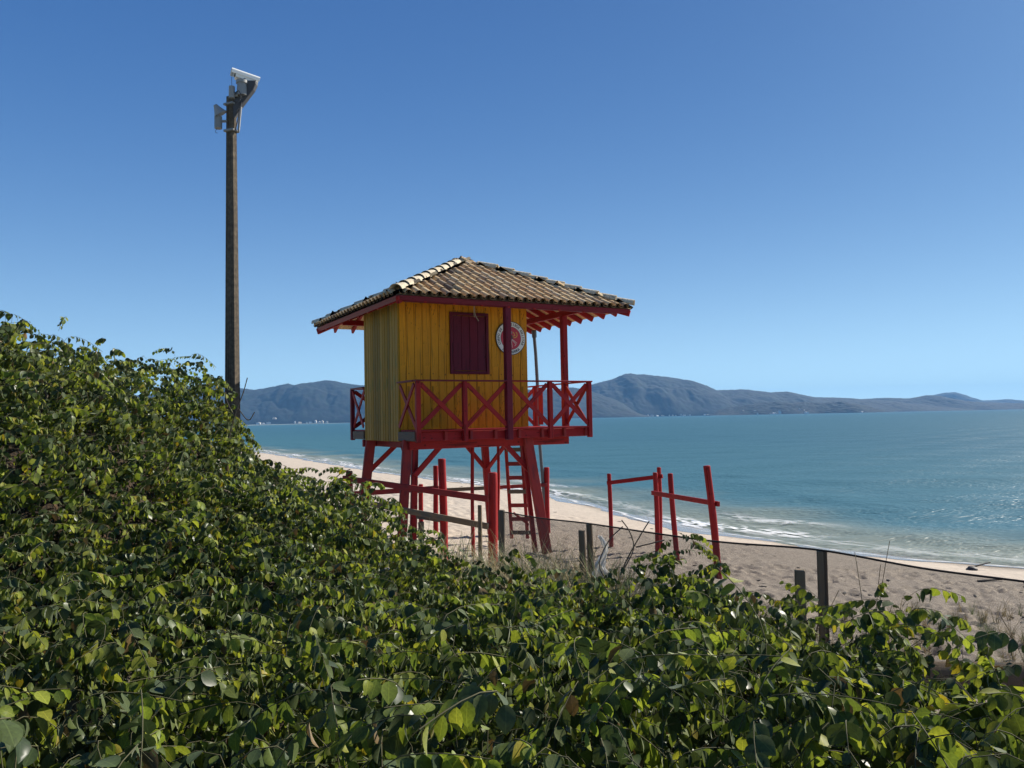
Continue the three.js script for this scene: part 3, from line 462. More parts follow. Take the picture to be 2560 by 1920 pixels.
// ---------------------------------------------------------------- utility pole with cameras
{
  const PX = -4.62, PD = 13.0, by = groundPlain(PX, PD), top = EYE + 5.50 - by, p = thing('utility_pole', 'tall tapered concrete pole with weathered camera housings on top', 'pole', [PX, by, -PD], 0.0);
  const concrete = tex(256, 1024, (u, v) => { const k = 0.66 + 0.34 * fbm(u * 14, v * 60, 2, 4) + 0.14 * fbm(u * 60, v * 260, 5, 2), st = smooth(0.0, 0.35, fbm(u * 30, v * 3, 9, 3)); return [k * lerp(1, 0.7, st), k * 0.95 * lerp(1, 0.68, st), k * 0.88 * lerp(1, 0.66, st)]; }, { srgb: true, repeat: [1, 0.25] });
  const cm = new THREE.MeshStandardMaterial({ color: RGB(0.19, 0.165, 0.13), roughness: 0.95, map: concrete, bumpMap: concrete, bumpScale: 0.004 });
  const H = top + 0.1, g = new THREE.BoxGeometry(1, H, 1, 1, 24, 1), pos = g.attributes.position, uv = g.attributes.uv;
  for (let i = 0; i < pos.count; i++) { const y = pos.getY(i) + H / 2 - 0.1, t = clamp(y / top), w = lerp(0.262, 0.135, t), dd = lerp(0.14, 0.085, t); pos.setXYZ(i, pos.getX(i) * w, y, pos.getZ(i) * dd); uv.setXY(i, (pos.getX(i) + pos.getZ(i)) * 1.0, y); }
  g.rotateY(-0.4); g.computeVertexNormals(); part('shaft', g, cm, p);
  const T = (x, y, z = 0) => V(x, y + top, z);            // relative to the pole top
  const wh = new THREE.MeshStandardMaterial({ color: RGB(0.70, 0.69, 0.65), roughness: 0.55 }), gm = new THREE.MeshStandardMaterial({ color: RGB(0.17, 0.175, 0.175), roughness: 0.6 }), gl = new THREE.MeshStandardMaterial({ color: RGB(0.21, 0.215, 0.215), roughness: 0.6 }), dk = new THREE.MeshStandardMaterial({ color: RGB(0.045, 0.045, 0.05), roughness: 0.7 });
  // support arm: flat gusset rising to the right, braced from below
  const sh = new THREE.Shape(); [[0.05, -0.40], [0.12, -0.24], [0.38, 0.10], [0.42, 0.19], [0.42, 0.24], [0.30, 0.24], [0.27, 0.18], [0.16, 0.10], [0.05, 0.02]].forEach(([x, y], i) => (i ? sh.lineTo(x, y) : sh.moveTo(x, y)));
  const arm = new THREE.ExtrudeGeometry(sh, { depth: 0.10, bevelEnabled: true, bevelSize: 0.008, bevelThickness: 0.008, bevelSegments: 1 }); arm.translate(0, top, -0.05); part('support_arm', arm, dk, p);
  // camera housing with sun shield, pan head under it
  const cam = group('camera_housing', p); cam.position.copy(T(0.25, 0.315)); cam.rotation.set(0, 0.50, -0.17); cam.scale.setScalar(0.88);
  const hs = new THREE.Shape(); hs.moveTo(-0.075, -0.065); hs.lineTo(0.075, -0.065); hs.lineTo(0.082, 0.03); hs.quadraticCurveTo(0.06, 0.075, 0, 0.078); hs.quadraticCurveTo(-0.06, 0.075, -0.082, 0.03); hs.closePath();
  const hg = new THREE.ExtrudeGeometry(hs, { depth: 0.38, bevelEnabled: true, bevelSize: 0.006, bevelThickness: 0.006, bevelSegments: 1, curveSegments: 5 }); hg.translate(0, 0, -0.19); hg.rotateY(Math.PI / 2); part('body', hg, wh, cam);
  const ss = new THREE.Shape(); ss.moveTo(-0.098, -0.02); ss.lineTo(-0.094, 0.045); ss.quadraticCurveTo(-0.065, 0.095, 0, 0.098); ss.quadraticCurveTo(0.065, 0.095, 0.094, 0.045); ss.lineTo(0.098, -0.02); ss.lineTo(0.092, -0.02); ss.lineTo(0.088, 0.042); ss.quadraticCurveTo(0.06, 0.088, 0, 0.09); ss.quadraticCurveTo(-0.06, 0.088, -0.088, 0.042); ss.lineTo(-0.092, -0.02); ss.closePath();
  const sg = new THREE.ExtrudeGeometry(ss, { depth: 0.52, bevelEnabled: false, curveSegments: 5 }); sg.translate(0, 0, -0.28); sg.rotateY(Math.PI / 2); part('sun_shield', sg, wh, cam);
  const glass = new THREE.CylinderGeometry(0.055, 0.055, 0.02, 18); glass.rotateZ(Math.PI / 2); glass.translate(-0.20, 0, 0); part('lens_window', glass, M.black, cam);
  part('pan_head', join([(() => { const c = new THREE.CylinderGeometry(0.075, 0.085, 0.22, 16); c.translate(0.20, top + 0.10, 0.06); return c; })(), (() => { const c = new THREE.CylinderGeometry(0.095, 0.095, 0.05, 16); c.translate(0.20, top + 0.215, 0.06); return c; })(), (() => { const c = box(0.1, 0.08, 0.1, 0.01); c.translate(0.22, top + 0.24, 0.04); return plain(c); })()]), gl, p);
  // small upright cylinder clamped beside the pole head
  part('receiver', join([(() => { const c = new THREE.CylinderGeometry(0.048, 0.052, 0.20, 14); c.translate(0.045, top + 0.03, 0.10); return c; })(), (() => { const c = new THREE.CylinderGeometry(0.03, 0.03, 0.10, 10); c.rotateZ(Math.PI / 2); c.translate(0.09, top - 0.01, 0.08); return c; })()]), gl, p);
  // horn-shaped unit and control box on the other side
  const horn = new THREE.LatheGeometry([[0.03, 0.17], [0.05, 0.12], [0.085, 0.05], [0.115, 0], [0.10, 0.005], [0.0, 0.01]].map((q) => new THREE.Vector2(...q)), 18); horn.rotateZ(0.55); horn.rotateY(0.5); horn.translate(-0.16, top - 0.32, 0.05); part('horn_speaker', horn, gl, p);
  const cb = new THREE.CylinderGeometry(0.062, 0.062, 0.20, 16); cb.translate(-0.205, top - 0.455, 0.04); part('control_box', join([cb, (() => { const c = box(0.12, 0.035, 0.04, 0.005); c.translate(-0.12, top - 0.43, 0.03); return plain(c); })()]), gm, p);
  for (const y of [-0.14, -0.59]) { const b = box(0.20, 0.035, 0.17, 0.006); b.rotateY(-0.4); b.translate(0.0, top + y, 0); part('clamp_band', b, gm, p); }
  for (const c of [tube([T(0.20, -0.10, 0.06), T(0.16, -0.28, 0.07), T(0.13, -0.45, 0.07), T(0.10, -0.60, 0.09)], 0.010), tube([T(0.10, -0.02, 0.12), T(0.17, 0.04, 0.14), T(0.21, -0.06, 0.14), T(0.16, -0.14, 0.12), T(0.10, -0.10, 0.13)], 0.007), tube([T(0.05, 0.10, 0.1), T(0.05, 0.22, 0.12), T(0.06, 0.38, 0.12)], 0.004), tube([T(-0.22, -0.55, 0.05), T(-0.25, -0.62, 0.05), T(-0.21, -0.64, 0.06)], 0.004)]) part('cable', c, dk, p);
  part('conduit', log(T(0.16, -0.18, 0.0), T(0.13, -0.62, 0.03), 0.02, 0.02, 4, 10), gl, p);
  part('bolt_hole', (() => { const c = new THREE.CylinderGeometry(0.011, 0.011, 0.02, 10); c.rotateZ(Math.PI / 2); c.rotateY(-0.4); c.translate(0.062, top - 0.97, 0.026); return c; })(), M.black, p);
}

// ---------------------------------------------------------------- dune fence: stakes, rope, shade netting
const ROPE = [[-0.15, -1.431, 12.2], [0.35, -1.37, 10.9], [0.897, -1.285, 9.6], [1.5, -1.285, 8.75], [2.065, -1.28, 8.0], [2.769, -1.245, 7.2], [3.4, -1.31, 6.6], [3.96, -1.345, 6.2], [5.2, -1.42, 5.3], [6.6, -1.46, 4.4]];
{
  const stake = (x, rel, d, r, mat, label, square) => { const by = groundPlain(x, d), t = square ? timber(V(0, -0.15, 0), V(0.01, rel + EYE - by, 0), r * 2, r * 1.6, V(1, 0, 0.3), 0.008, rp(), rp()) : log(V(0.01, -0.15, 0), V(0, rel + EYE - by, 0), r, r * 0.96, 7 + Math.floor(rp() * 50)); const m = tag(part('fence_stake', t, mat, scene), label, 'stake', 'stakes of the net fence'); m.position.set(x, by, -d); };
  stake(-0.205, -1.399, 12.22, 0.053, M.grey, 'weathered grey stake at the start of the net, beside the thick red post');
  stake(-0.56, -1.36, 12.6, 0.03, M.darkWood, 'thin dark broken stake leaning by the thick red post', true);
  stake(0.80, -1.347, 9.5, 0.042, M.darkWood, 'short dark stake of the close pair beside the white rag'); stake(0.897, -1.285, 9.62, 0.040, M.darkWood, 'taller dark stake of the close pair beside the white rag');
  stake(2.49, -1.376, 7.0, 0.044, M.darkWood, 'short square stake stub below the net rope', true); stake(2.775, -1.25, 7.22, 0.043, M.darkWood, 'square brown stake holding up the net rope', true);
  const net = thing('net_fence', 'brown shade net hung from a dark rope along the beach edge', 'net fence', [-0.15, groundPlain(-0.15, 12.2), -12.2]), o = net.position;
  const curve = new THREE.CatmullRomCurve3(ROPE.map((q) => W(...q).sub(o)), false, 'centripetal');
  part('rope', new THREE.TubeGeometry(curve, 160, 0.0095, 6, false), new THREE.MeshStandardMaterial({ color: RGB(0.018, 0.014, 0.012), roughness: 0.95 }), net);
  const weave = tex(64, 64, (u, v) => { const a = (u * 8) % 1, b = (v * 8) % 1, k = (a < 0.27 || b < 0.27) ? 0.95 : 0.0; return [k, k, k]; }, { repeat: [1, 1] });
  const g = sheet(220, 14, (u, v) => { const q = curve.getPointAt(u), x = q.x + o.x, d = -(q.z + o.z), y0 = q.y, y1 = groundPlain(x, d) - o.y - 0.05, w = 0.03 * noise(u * 40, v * 3, 4) * v; return [q.x + w, lerp(y0, y1, v), q.z + w, u * 420, v * 40]; });
  part('netting', g, new THREE.MeshStandardMaterial({ color: RGB(0.075, 0.060, 0.048), roughness: 0.95, transparent: true, alphaMap: weave, side: THREE.DoubleSide }), net);
}

// ---------------------------------------------------------------- shrubs on the dune
// A leaf lies along +y with its face to +z; a spray is an arching twig with leaves hanging from it.
const leafMap = tex(64, 128, (u, v) => {
  const c = Math.abs(u - 0.5) * 2, rib = Math.exp(-((c / 0.05) ** 2)), vein = Math.pow(0.5 + 0.5 * Math.cos((v - c * 0.30) * 44), 14) * smooth(0.04, 0.3, c), k = 0.82 + 0.22 * fbm(u * 5, v * 8, 3, 3);
  return [k + 0.30 * rib + 0.07 * vein, k + 0.22 * rib + 0.05 * vein, k * 0.95 + 0.22 * rib];
}, { srgb: true });
function leafShape(wide, fold, curl, twist) {
  const T = [0, 0.1, 0.28, 0.5, 0.72, 0.9, 1], wd = [0.0, 0.27, 0.46, 0.5, 0.38, 0.16, 0.0], P = [], U = [], I = [];
  T.forEach((t, i) => { const w = wd[i] * wide, bend = curl * t * t, tw = twist * (t - 0.3); for (const s of [-1, 0, 1]) { const x = s * w, z = Math.abs(s) * w * fold - bend + x * tw; P.push(x, t * (1 - 0.25 * Math.abs(curl) * t), z); U.push(0.5 + s * 0.5 * (wd[i] > 0 ? 1 : 0), t); } });
  for (let i = 0; i < T.length - 1; i++) for (const s of [0, 1]) { const a = i * 3 + s; if (i > 0) I.push(a, a + 1, a + 3); if (i < T.length - 2 || s < 3) I.push(a + 1, a + 4, a + 3); }
  const g = new THREE.BufferGeometry(); g.setAttribute('position', new THREE.Float32BufferAttribute(P, 3)); g.setAttribute('uv', new THREE.Float32BufferAttribute(U, 2)); g.setIndex(I); g.computeVertexNormals(); return g;
}
const LEAVES = [[0.70, 0.18, 0.15, 0.1], [0.62, 0.40, 0.30, -0.2], [0.76, 0.10, 0.05, 0.25], [0.66, 0.28, 0.42, 0.0], [0.58, 0.55, 0.22, 0.3], [0.72, -0.12, 0.26, -0.15]].map((a) => leafShape(...a));
const GREENS = [[0.096, 0.132, 0.034], [0.072, 0.106, 0.032], [0.155, 0.215, 0.030], [0.29, 0.36, 0.036], [0.43, 0.47, 0.045], [0.046, 0.076, 0.028], [0.46, 0.38, 0.03], [0.20, 0.13, 0.05]];
const youngLook = { roughness: 0.92, clearcoat: 0.1, clearcoatRoughness: 0.35, specularIntensity: 0.4, transmission: 0.55, thickness: 0, side: THREE.DoubleSide, map: leafMap }, matureLook = { ...youngLook, clearcoat: 0.32, clearcoatRoughness: 0.33, transmission: 0.22 };
const isYoung = (c) => c === 2 || c === 3 || c === 4 || c === 6;
const leafMats = GREENS.map((c, k) => new THREE.MeshPhysicalMaterial({ color: RGB(...c), ...(isYoung(k) ? youngLook : matureLook) }));
const foliageMats = [matureLook, youngLook].map((look) => new THREE.MeshPhysicalMaterial({ color: 0xffffff, vertexColors: true, ...look }));
const twigMat = new THREE.MeshStandardMaterial({ color: RGB(0.075, 0.07, 0.03), roughness: 0.9 }), stemMat = new THREE.MeshStandardMaterial({ color: RGB(0.10, 0.08, 0.058), roughness: 0.95 });
const rs = mulberry(2024), gauss = () => (rs() + rs() + rs() + rs() - 2);
function makeSpray(k) {
  const L = 0.26 + 0.22 * rs(), rise = 0.55 + 0.5 * rs(), sag = 1.3 + 1.1 * rs(), side = 0.3 * gauss(), pts = [];
  for (let i = 0; i <= 6; i++) { const t = i / 6; pts.push(V(L * (0.15 * t + 0.85 * t * t * 0.8), L * (rise * t - sag * 0.55 * t * t), L * side * t * t)); }
  const curve = new THREE.CatmullRomCurve3(pts), n = 12 + Math.floor(rs() * 6), leaves = [];
  for (let i = 0; i < n; i++) {
    const t = 0.16 + 0.84 * (i + 0.6 * rs()) / n, p = curve.getPointAt(Math.min(t, 1)), tan = curve.getTangentAt(Math.min(t, 1)), sgn = i % 2 ? 1 : -1;
    const right = tan.clone().cross(V(0, 1, 0)).normalize(), dir = tan.clone().multiplyScalar(0.35 + 0.4 * rs()).addScaledVector(right, sgn * (0.55 + 0.4 * rs())).add(V(0, -0.3 - 2.0 * rs(), 0)).normalize();
    let nrm = V(0, 0.6, 0).addScaledVector(tan, 0.7 + 0.5 * gauss()).addScaledVector(right, sgn * 0.35 + 0.9 * gauss()); nrm.addScaledVector(dir, -nrm.dot(dir)).normalize();
    const x = dir.clone().cross(nrm), len = (0.042 + 0.032 * rs()) * (t > 0.85 ? 0.72 : 1) * (t < 0.25 ? 0.85 : 1), q = rs(), young = t > 0.6;
    const col = young ? (q < 0.42 ? 3 : q < 0.66 ? 4 : q < 0.965 ? 2 : 6) : (q < 0.34 ? 0 : q < 0.62 ? 1 : q < 0.76 ? 2 : q < 0.95 ? 5 : q < 0.985 ? 3 : 7);
    leaves.push({ shape: Math.floor(rs() * 6), col, m: new THREE.Matrix4().makeBasis(x.clone().multiplyScalar(len), dir.clone().multiplyScalar(len), nrm.clone().multiplyScalar(len)).setPosition(p.addScaledVector(dir, 0.006)) });
  }
  const twig = new THREE.TubeGeometry(curve, 6, 0.0015, 4, false);
  const list = leaves.map((l) => { const g = plain(LEAVES[l.shape].clone()).applyMatrix4(l.m), c = GREENS[l.col], a = new Float32Array(g.attributes.position.count * 3); for (let i = 0; i < a.length; i += 3) a.set(c, i); g.setAttribute('color', new THREE.BufferAttribute(a, 3)); return g; });
  return { leaves, twig, geometries: [false, true].map((y) => mergeGeometries(list.filter((_, i) => isYoung(leaves[i].col) === y))) };
}
const SPRAYS = Array.from({ length: 12 }, (_, k) => makeSpray(k));
const SHRUBS = [
  [-2.3, 2.5, 'broad-leaved green shrub filling the lower left corner of the view', 300],
  [-0.3, 2.3, 'dense green shrub at the bottom middle of the view', 300],
  [1.7, 2.6, 'backlit yellow-green shrub filling the lower right corner of the view', 300],
  [-5.2, 8.2, 'tall bushy mound rising above the horizon left of the pole', 240],
  [-3.1, 5.2, 'leafy shrub slope between the tall mound and the foreground', 240],
  [-2.7, 9.4, 'shrub slope falling from the pole towards the hut stilts', 160],
  [-0.5, 6.6, 'low shrub band in front of the hut and dry grass', 240],
  [1.65, 6.7, 'separate shrub clump standing up in front of the tall red post', 240],
  [3.1, 4.2, 'shrub at the sandy edge near the right border', 200],
].map(([x, d, label, most]) => ({ x, d, label, most, sprays: [] }));
{
  const spots = [], eps = 0.12;
  for (let d = 0.95; d < 11.6; d += 0.1) for (let x = -8.6; x < 7.2; x += 0.1) {
    if (bushInside(x, d) < 0 || Math.abs(x) > d * 0.72 + 1.7) continue;
    const gap = smooth(-0.16, 0.10, fbm(x * 2.6, d * 2.6, 31, 2));
    const slope = Math.hypot((canopy(x + eps, d) - canopy(x - eps, d)) / (2 * eps), (canopy(x, d + eps) - canopy(x, d - eps)) / (2 * eps));
    const want = lerp(d > 4 ? 0.45 : 0.25, 1.15, gap) * 1.6 * Math.min(2.4, Math.hypot(1, slope)) * (d > 7 ? 0.8 : 1), n = Math.floor(want + rs());
    for (let k = 0; k < n; k++) {
      const px = x + 0.1 * rs(), pd = d + 0.1 * rs(); const r = rs(), sink = k === 0 && r < 0.42 ? 0.24 * rs() - 0.15 : 0.08 + 0.6 * rs();
      spots.push([px, pd, sink]);
    }
  }
  for (const [x, d, sink] of spots) {
    const e = 0.15, nx = -(canopy(x + e, d) - canopy(x - e, d)) / (2 * e), nd = -(canopy(x, d + e) - canopy(x, d - e)) / (2 * e), n = V(nx, 1.1, -nd).normalize();
    const tall = rs() < 0.05 ? (d > 6 ? 0.26 : 0.12) * rs() : 0, p = W(x, canopy(x, d) - 0.10 - sink + tall, d).addScaledVector(n, -0.03);
    if (p.distanceTo(V(0, EYE, 0)) < 1.35) continue;
    const yaw = rs() * 6.2832, lean = new THREE.Quaternion().setFromUnitVectors(V(0, 1, 0), V(0, 1, 0).lerp(n, 0.45 + 0.3 * rs()).normalize()), tilt = new THREE.Quaternion().setFromEuler(new THREE.Euler(0.35 * gauss(), yaw, 0.35 * gauss(), 'YXZ'));
    const s = 0.85 + 0.4 * rs() + (d < 3 ? 0.1 : 0), m = new THREE.Matrix4().compose(p, lean.multiply(tilt), V(s, s, s));
    let best = null, bd = 1e9; for (const sh of SHRUBS) { const q = Math.hypot(x - sh.x + 0.5 * noise(x * 1.2, d * 1.2, 1), (d - sh.d + 0.5 * noise(x * 1.2, d * 1.2, 6)) * 1.0) - (sh.d > 7.5 ? 0.8 : 0); if (q < bd) { bd = q; best = sh; } }
    best.sprays.push({ m, v: Math.floor(rs() * 12), sink, dist: Math.hypot(x, d), px: x / d, tint: 0.8 + 0.42 * rs(), warm: 0.92 + 0.14 * rs() });
  }
}
for (const sh of SHRUBS) {
  const by = groundPlain(sh.x, sh.d), t = thing('dune_shrub', sh.label, 'shrub', [sh.x, by, -sh.d], 0, 'shrubs covering the dune'), inv = new THREE.Matrix4().makeTranslation(-sh.x, -by, sh.d);
  const order = sh.sprays.filter((s) => s.sink < 0.06 && Math.abs(s.px) < 0.66 && (s.dist > 1.7)).sort((a, b) => a.dist - b.dist), single = new Set(); let leafCount = 0;
  const stride = sh.d > 4 ? 3 : 1;
  for (let i = 0; i < order.length && leafCount < sh.most - 12; i += stride) { single.add(order[i]); leafCount += SPRAYS[order[i].v].leaves.length; }
  const twigs = [];
  for (const s of single) { const M4 = inv.clone().multiply(s.m), sp = SPRAYS[s.v]; for (const l of sp.leaves) { const m = part('leaf', LEAVES[l.shape], leafMats[l.col], t); m.applyMatrix4(M4.clone().multiply(l.m)); } }
  for (let v = 0; v < 12; v++) {
    const list = sh.sprays.filter((s) => s.v === v), free = list.filter((s) => !single.has(s)); if (!list.length) continue;
    for (const y of [0, 1]) { const im = new THREE.InstancedMesh(SPRAYS[v].geometries[y], foliageMats[y], free.length); im.name = 'foliage'; im.userData.kind = 'stuff'; im.castShadow = im.receiveShadow = true;
    free.forEach((s, i) => { im.setMatrixAt(i, inv.clone().multiply(s.m)); im.setColorAt(i, RGB(s.tint * s.warm, s.tint, s.tint * (2 - s.warm))); }); t.add(im); }
    const tm = new THREE.InstancedMesh(SPRAYS[v].twig, twigMat, list.length); tm.name = 'twig'; tm.userData.kind = 'stuff'; tm.castShadow = tm.receiveShadow = true; list.forEach((s, i) => tm.setMatrixAt(i, inv.clone().multiply(s.m))); t.add(tm);
  }
  // woody stems under the leaves
  for (let k = 0; k < 9; k++) {
    const ax = (rs() - 0.5) * 1.6, ad = (rs() - 0.5) * 1.2, x = sh.x + ax, d = sh.d + ad; if (bushInside(x, d) < 0.2) continue;
    const y0 = groundPlain(x, d) - by - 0.05, y1 = EYE + canopy(x, d) - by - 0.38; if (y1 < y0 + 0.15) continue;
    part('stem', tube([V(ax, y0, -ad), V(ax + 0.1 * gauss(), lerp(y0, y1, 0.4), -ad + 0.1 * gauss()), V(ax + 0.25 * gauss(), lerp(y0, y1, 0.8), -ad + 0.25 * gauss()), V(ax + 0.4 * gauss(), y1, -ad + 0.4 * gauss())], 0.011 + 0.008 * rs(), 6, 10), stemMat, t);
  }
}
// dark leaf litter under the shrubs
{
  const litter = tex(512, 512, (u, v) => { const k = 0.5 + 0.8 * fbm(u * 40, v * 40, 3, 4); return [k, k * 0.86, k * 0.66]; }, { srgb: true, repeat: [1, 1] });
  const g = sheet(150, 110, (u, v) => { const x = lerp(-9.4, 7.2, u), e = pw(BUSH_END, x), d = lerp(-0.5, e - 0.1, v); return [x, groundPlain(x, d) + 0.02 + 0.02 * noise(x * 4, d * 4, 3), -d]; });
  structure('soil', g, new THREE.MeshStandardMaterial({ color: RGB(0.13, 0.105, 0.075), roughness: 1, map: litter, bumpMap: litter, bumpScale: 0.02 }));
}

// ---------------------------------------------------------------- dry grass, bare twigs, rag, flotsam
function blade(L, w, bend, seg = 4) { const P = [], I = []; for (let i = 0; i <= seg; i++) { const t = i / seg, x = bend * t * t * L, y = L * t * (1 - 0.25 * bend * t), hw = w * (1 - t) / 2 + 0.0004; P.push(x, y, -hw, x, y, hw); } for (let i = 0; i < seg; i++) { const a = i * 2; I.push(a, a + 2, a + 1, a + 1, a + 2, a + 3); } const g = new THREE.BufferGeometry(); g.setAttribute('position', new THREE.Float32BufferAttribute(P, 3)); g.setIndex(I); g.computeVertexNormals(); return g; }
{
  const rg = mulberry(404), tufts = [0, 1, 2, 3].map(() => mergeGeometries(Array.from({ length: 16 }, () => { const g = blade(0.20 + 0.32 * rg(), 0.008, 0.15 + 0.8 * rg()); g.rotateZ(-0.25 * rg()); g.rotateY(rg() * 6.283); g.translate(0.06 * (rg() - 0.5), 0, 0.06 * (rg() - 0.5)); return g; })));
  const mat = new THREE.MeshPhysicalMaterial({ color: RGB(0.42, 0.34, 0.17), roughness: 0.9, transmission: 0.25, thickness: 0, side: THREE.DoubleSide }), per = [[], [], [], []];
  const put = (n, x0, x1, f0, f1, s0, s1) => { for (let k = 0; k < n; k++) { const x = lerp(x0, x1, rg()), d = pw(BUSH_END, x) + lerp(f0, f1, rg()); if (fbm(x * 1.3, d * 1.3, 3, 2) < -0.12) continue; per[Math.floor(rg() * 4)].push([x, d, lerp(s0, s1, rg()), rg() * 6.283]); } };
  put(700, -1.3, 1.3, -0.1, 1.9, 1.5, 2.7); put(160, 1.0, 2.6, -0.4, 0.8, 0.5, 0.95); put(300, 2.2, 5.5, -0.5, 0.9, 0.5, 0.95); put(90, -0.8, 0.6, 1.2, 3.2, 0.5, 1.0); for (let k = 0; k < 420; k++) { const d = 7.4 + 3.4 * rg(), x = d * lerp(0.30, 0.70, rg()); if (d > pw(BUSH_END, x) && fbm(x * 1.5, d * 1.5, 8, 2) > -0.05) per[Math.floor(rg() * 4)].push([x, d, 0.35 + 0.5 * rg(), rg() * 6.283]); } put(60, -3.4, -1.6, -0.1, 1.6, 0.6, 1.1);
  const g = thing('dry_grass', null, null); g.userData.kind = 'stuff';
  per.forEach((list, v) => { const im = new THREE.InstancedMesh(tufts[v], mat, list.length); im.name = 'tuft'; list.forEach(([x, d, s, a], i) => { im.setMatrixAt(i, new THREE.Matrix4().compose(V(x, ground(x, d) - 0.02, -d), new THREE.Quaternion().setFromEuler(new THREE.Euler(0, a, 0)), V(s, s, s))); const q = 0.6 + 0.6 * rg(), gr = rg() < 0.3; im.setColorAt(i, gr ? RGB(q * 0.5, q * 0.8, q * 0.6) : RGB(q, q, q)); }); im.castShadow = im.receiveShadow = true; g.add(im); });
  const sm = new THREE.MeshStandardMaterial({ color: RGB(0.22, 0.17, 0.10), roughness: 0.95 });
  const stalk = (x, d, n, h, label, spread = 0.22) => { const by = groundPlain(x, d), t = thing('dry_stalk_plant', label, 'dry plant', [x, by, -d], 0, 'dry stalks along the net'); for (let k = 0; k < n; k++) { const a = rg() * 6.28, l = h * (0.6 + 0.5 * rg()), s = spread * (0.3 + rg()); part('stalk', tube([V(0.03 * (rg() - 0.5), -0.05, 0), V(Math.cos(a) * s * 0.3, l * 0.4, Math.sin(a) * s * 0.3), V(Math.cos(a) * s * 0.7, l * 0.75, Math.sin(a) * s * 0.7), V(Math.cos(a) * s * 1.15, l, Math.sin(a) * s * 1.15)], 0.0032, 4, 8), sm, t); } };
  stalk(3.05, 6.9, 7, 1.35, 'tall fan of thin dry stalks rising above the net rope'); stalk(4.25, 6.5, 6, 1.15, 'thin dry stalks against the sand near the right border'); stalk(2.66, 7.3, 5, 0.95, 'dry stalks between the two square stakes'); stalk(1.35, 8.3, 5, 0.8, 'short dry stalks behind the shrub clump'); stalk(-1.25, 10.2, 5, 0.9, 'dry stalks before the front rail', 0.3); stalk(-2.7, 13.2, 5, 1.3, 'wispy dry stalks on the sand left of the hut', 0.45);
  const twig = (x, rel, d, arms, label) => { const by = EYE + rel - 0.5, t = thing('bare_branch', label, 'branch', [x, by, -d], 0, 'bare branches poking out of the shrubs'); arms.forEach((a) => part('branch', tube(a.map(([p, q, r]) => V(p, q + 0.5, r)), 0.007, 5, 12), stemMat, t)); };
  twig(1.15, -1.55, 8.6, [[[-0.12, -0.4, 0], [0.05, 0.0, 0.02], [0.22, 0.30, 0.05], [0.30, 0.42, 0.05]], [[0.02, -0.1, 0], [0.14, 0.12, -0.05], [0.10, 0.30, -0.06], [0.02, 0.42, -0.08]], [[0.15, 0.14, 0.03], [0.36, 0.20, 0.1], [0.45, 0.22, 0.1]], [[-0.1, -0.3, 0], [-0.25, -0.05, 0.05], [-0.14, 0.22, 0.05], [0.02, 0.36, 0.0]]], 'dark bare branches forking up beside the white rag');
  twig(-3.6, 0.2, 10.2, [[[-0.1, -0.5, 0], [0.0, -0.1, 0], [0.12, 0.22, 0], [0.17, 0.40, 0]], [[0.0, -0.1, 0], [-0.08, 0.1, 0.05], [-0.1, 0.22, 0.05]], [[0.05, 0.0, 0], [0.22, -0.15, 0.1], [0.3, -0.05, 0.12]]], 'bare twigs sticking up from the mound beside the pole');
  twig(-2.6, -0.85, 10.6, [[[0, -0.4, 0], [0.1, -0.05, 0], [0.28, 0.16, 0.05], [0.42, 0.22, 0.05]], [[0.05, -0.2, 0], [0.3, -0.02, 0.02], [0.5, 0.05, 0]]], 'bare twigs on the slope against the far water');
}
{ // white rag caught on the branches
  const g = sheet(12, 34, (u, v) => { const w = 0.030 + 0.075 * smooth(0.40, 0.8, v) * (1 - 0.5 * v) + 0.025 * noise(v * 9, 3, 1), a = (u - 0.5) * 2, fold = 0.035 * Math.sin(a * 6 + v * 9) + 0.02 * noise(u * 6, v * 8, 4); return [a * w + 0.05 * Math.sin(v * 6) + 0.06 * v + (v > 0.72 ? Math.sign(a) * (v - 0.72) * 0.22 : 0), 0.48 - v * (0.48 + 0.03 * Math.abs(a)) + 0.02 * noise(u * 4, v * 3, 9), fold, u, v]; });
  const m = tag(part('white_rag', g, new THREE.MeshPhysicalMaterial({ color: RGB(0.80, 0.79, 0.76), roughness: 0.95, transmission: 0.45, thickness: 0, side: THREE.DoubleSide }), scene), 'torn white rag hanging on bare branches beside two stakes', 'rag'); m.position.set(0.985, EYE - 1.86, -9.25);
}
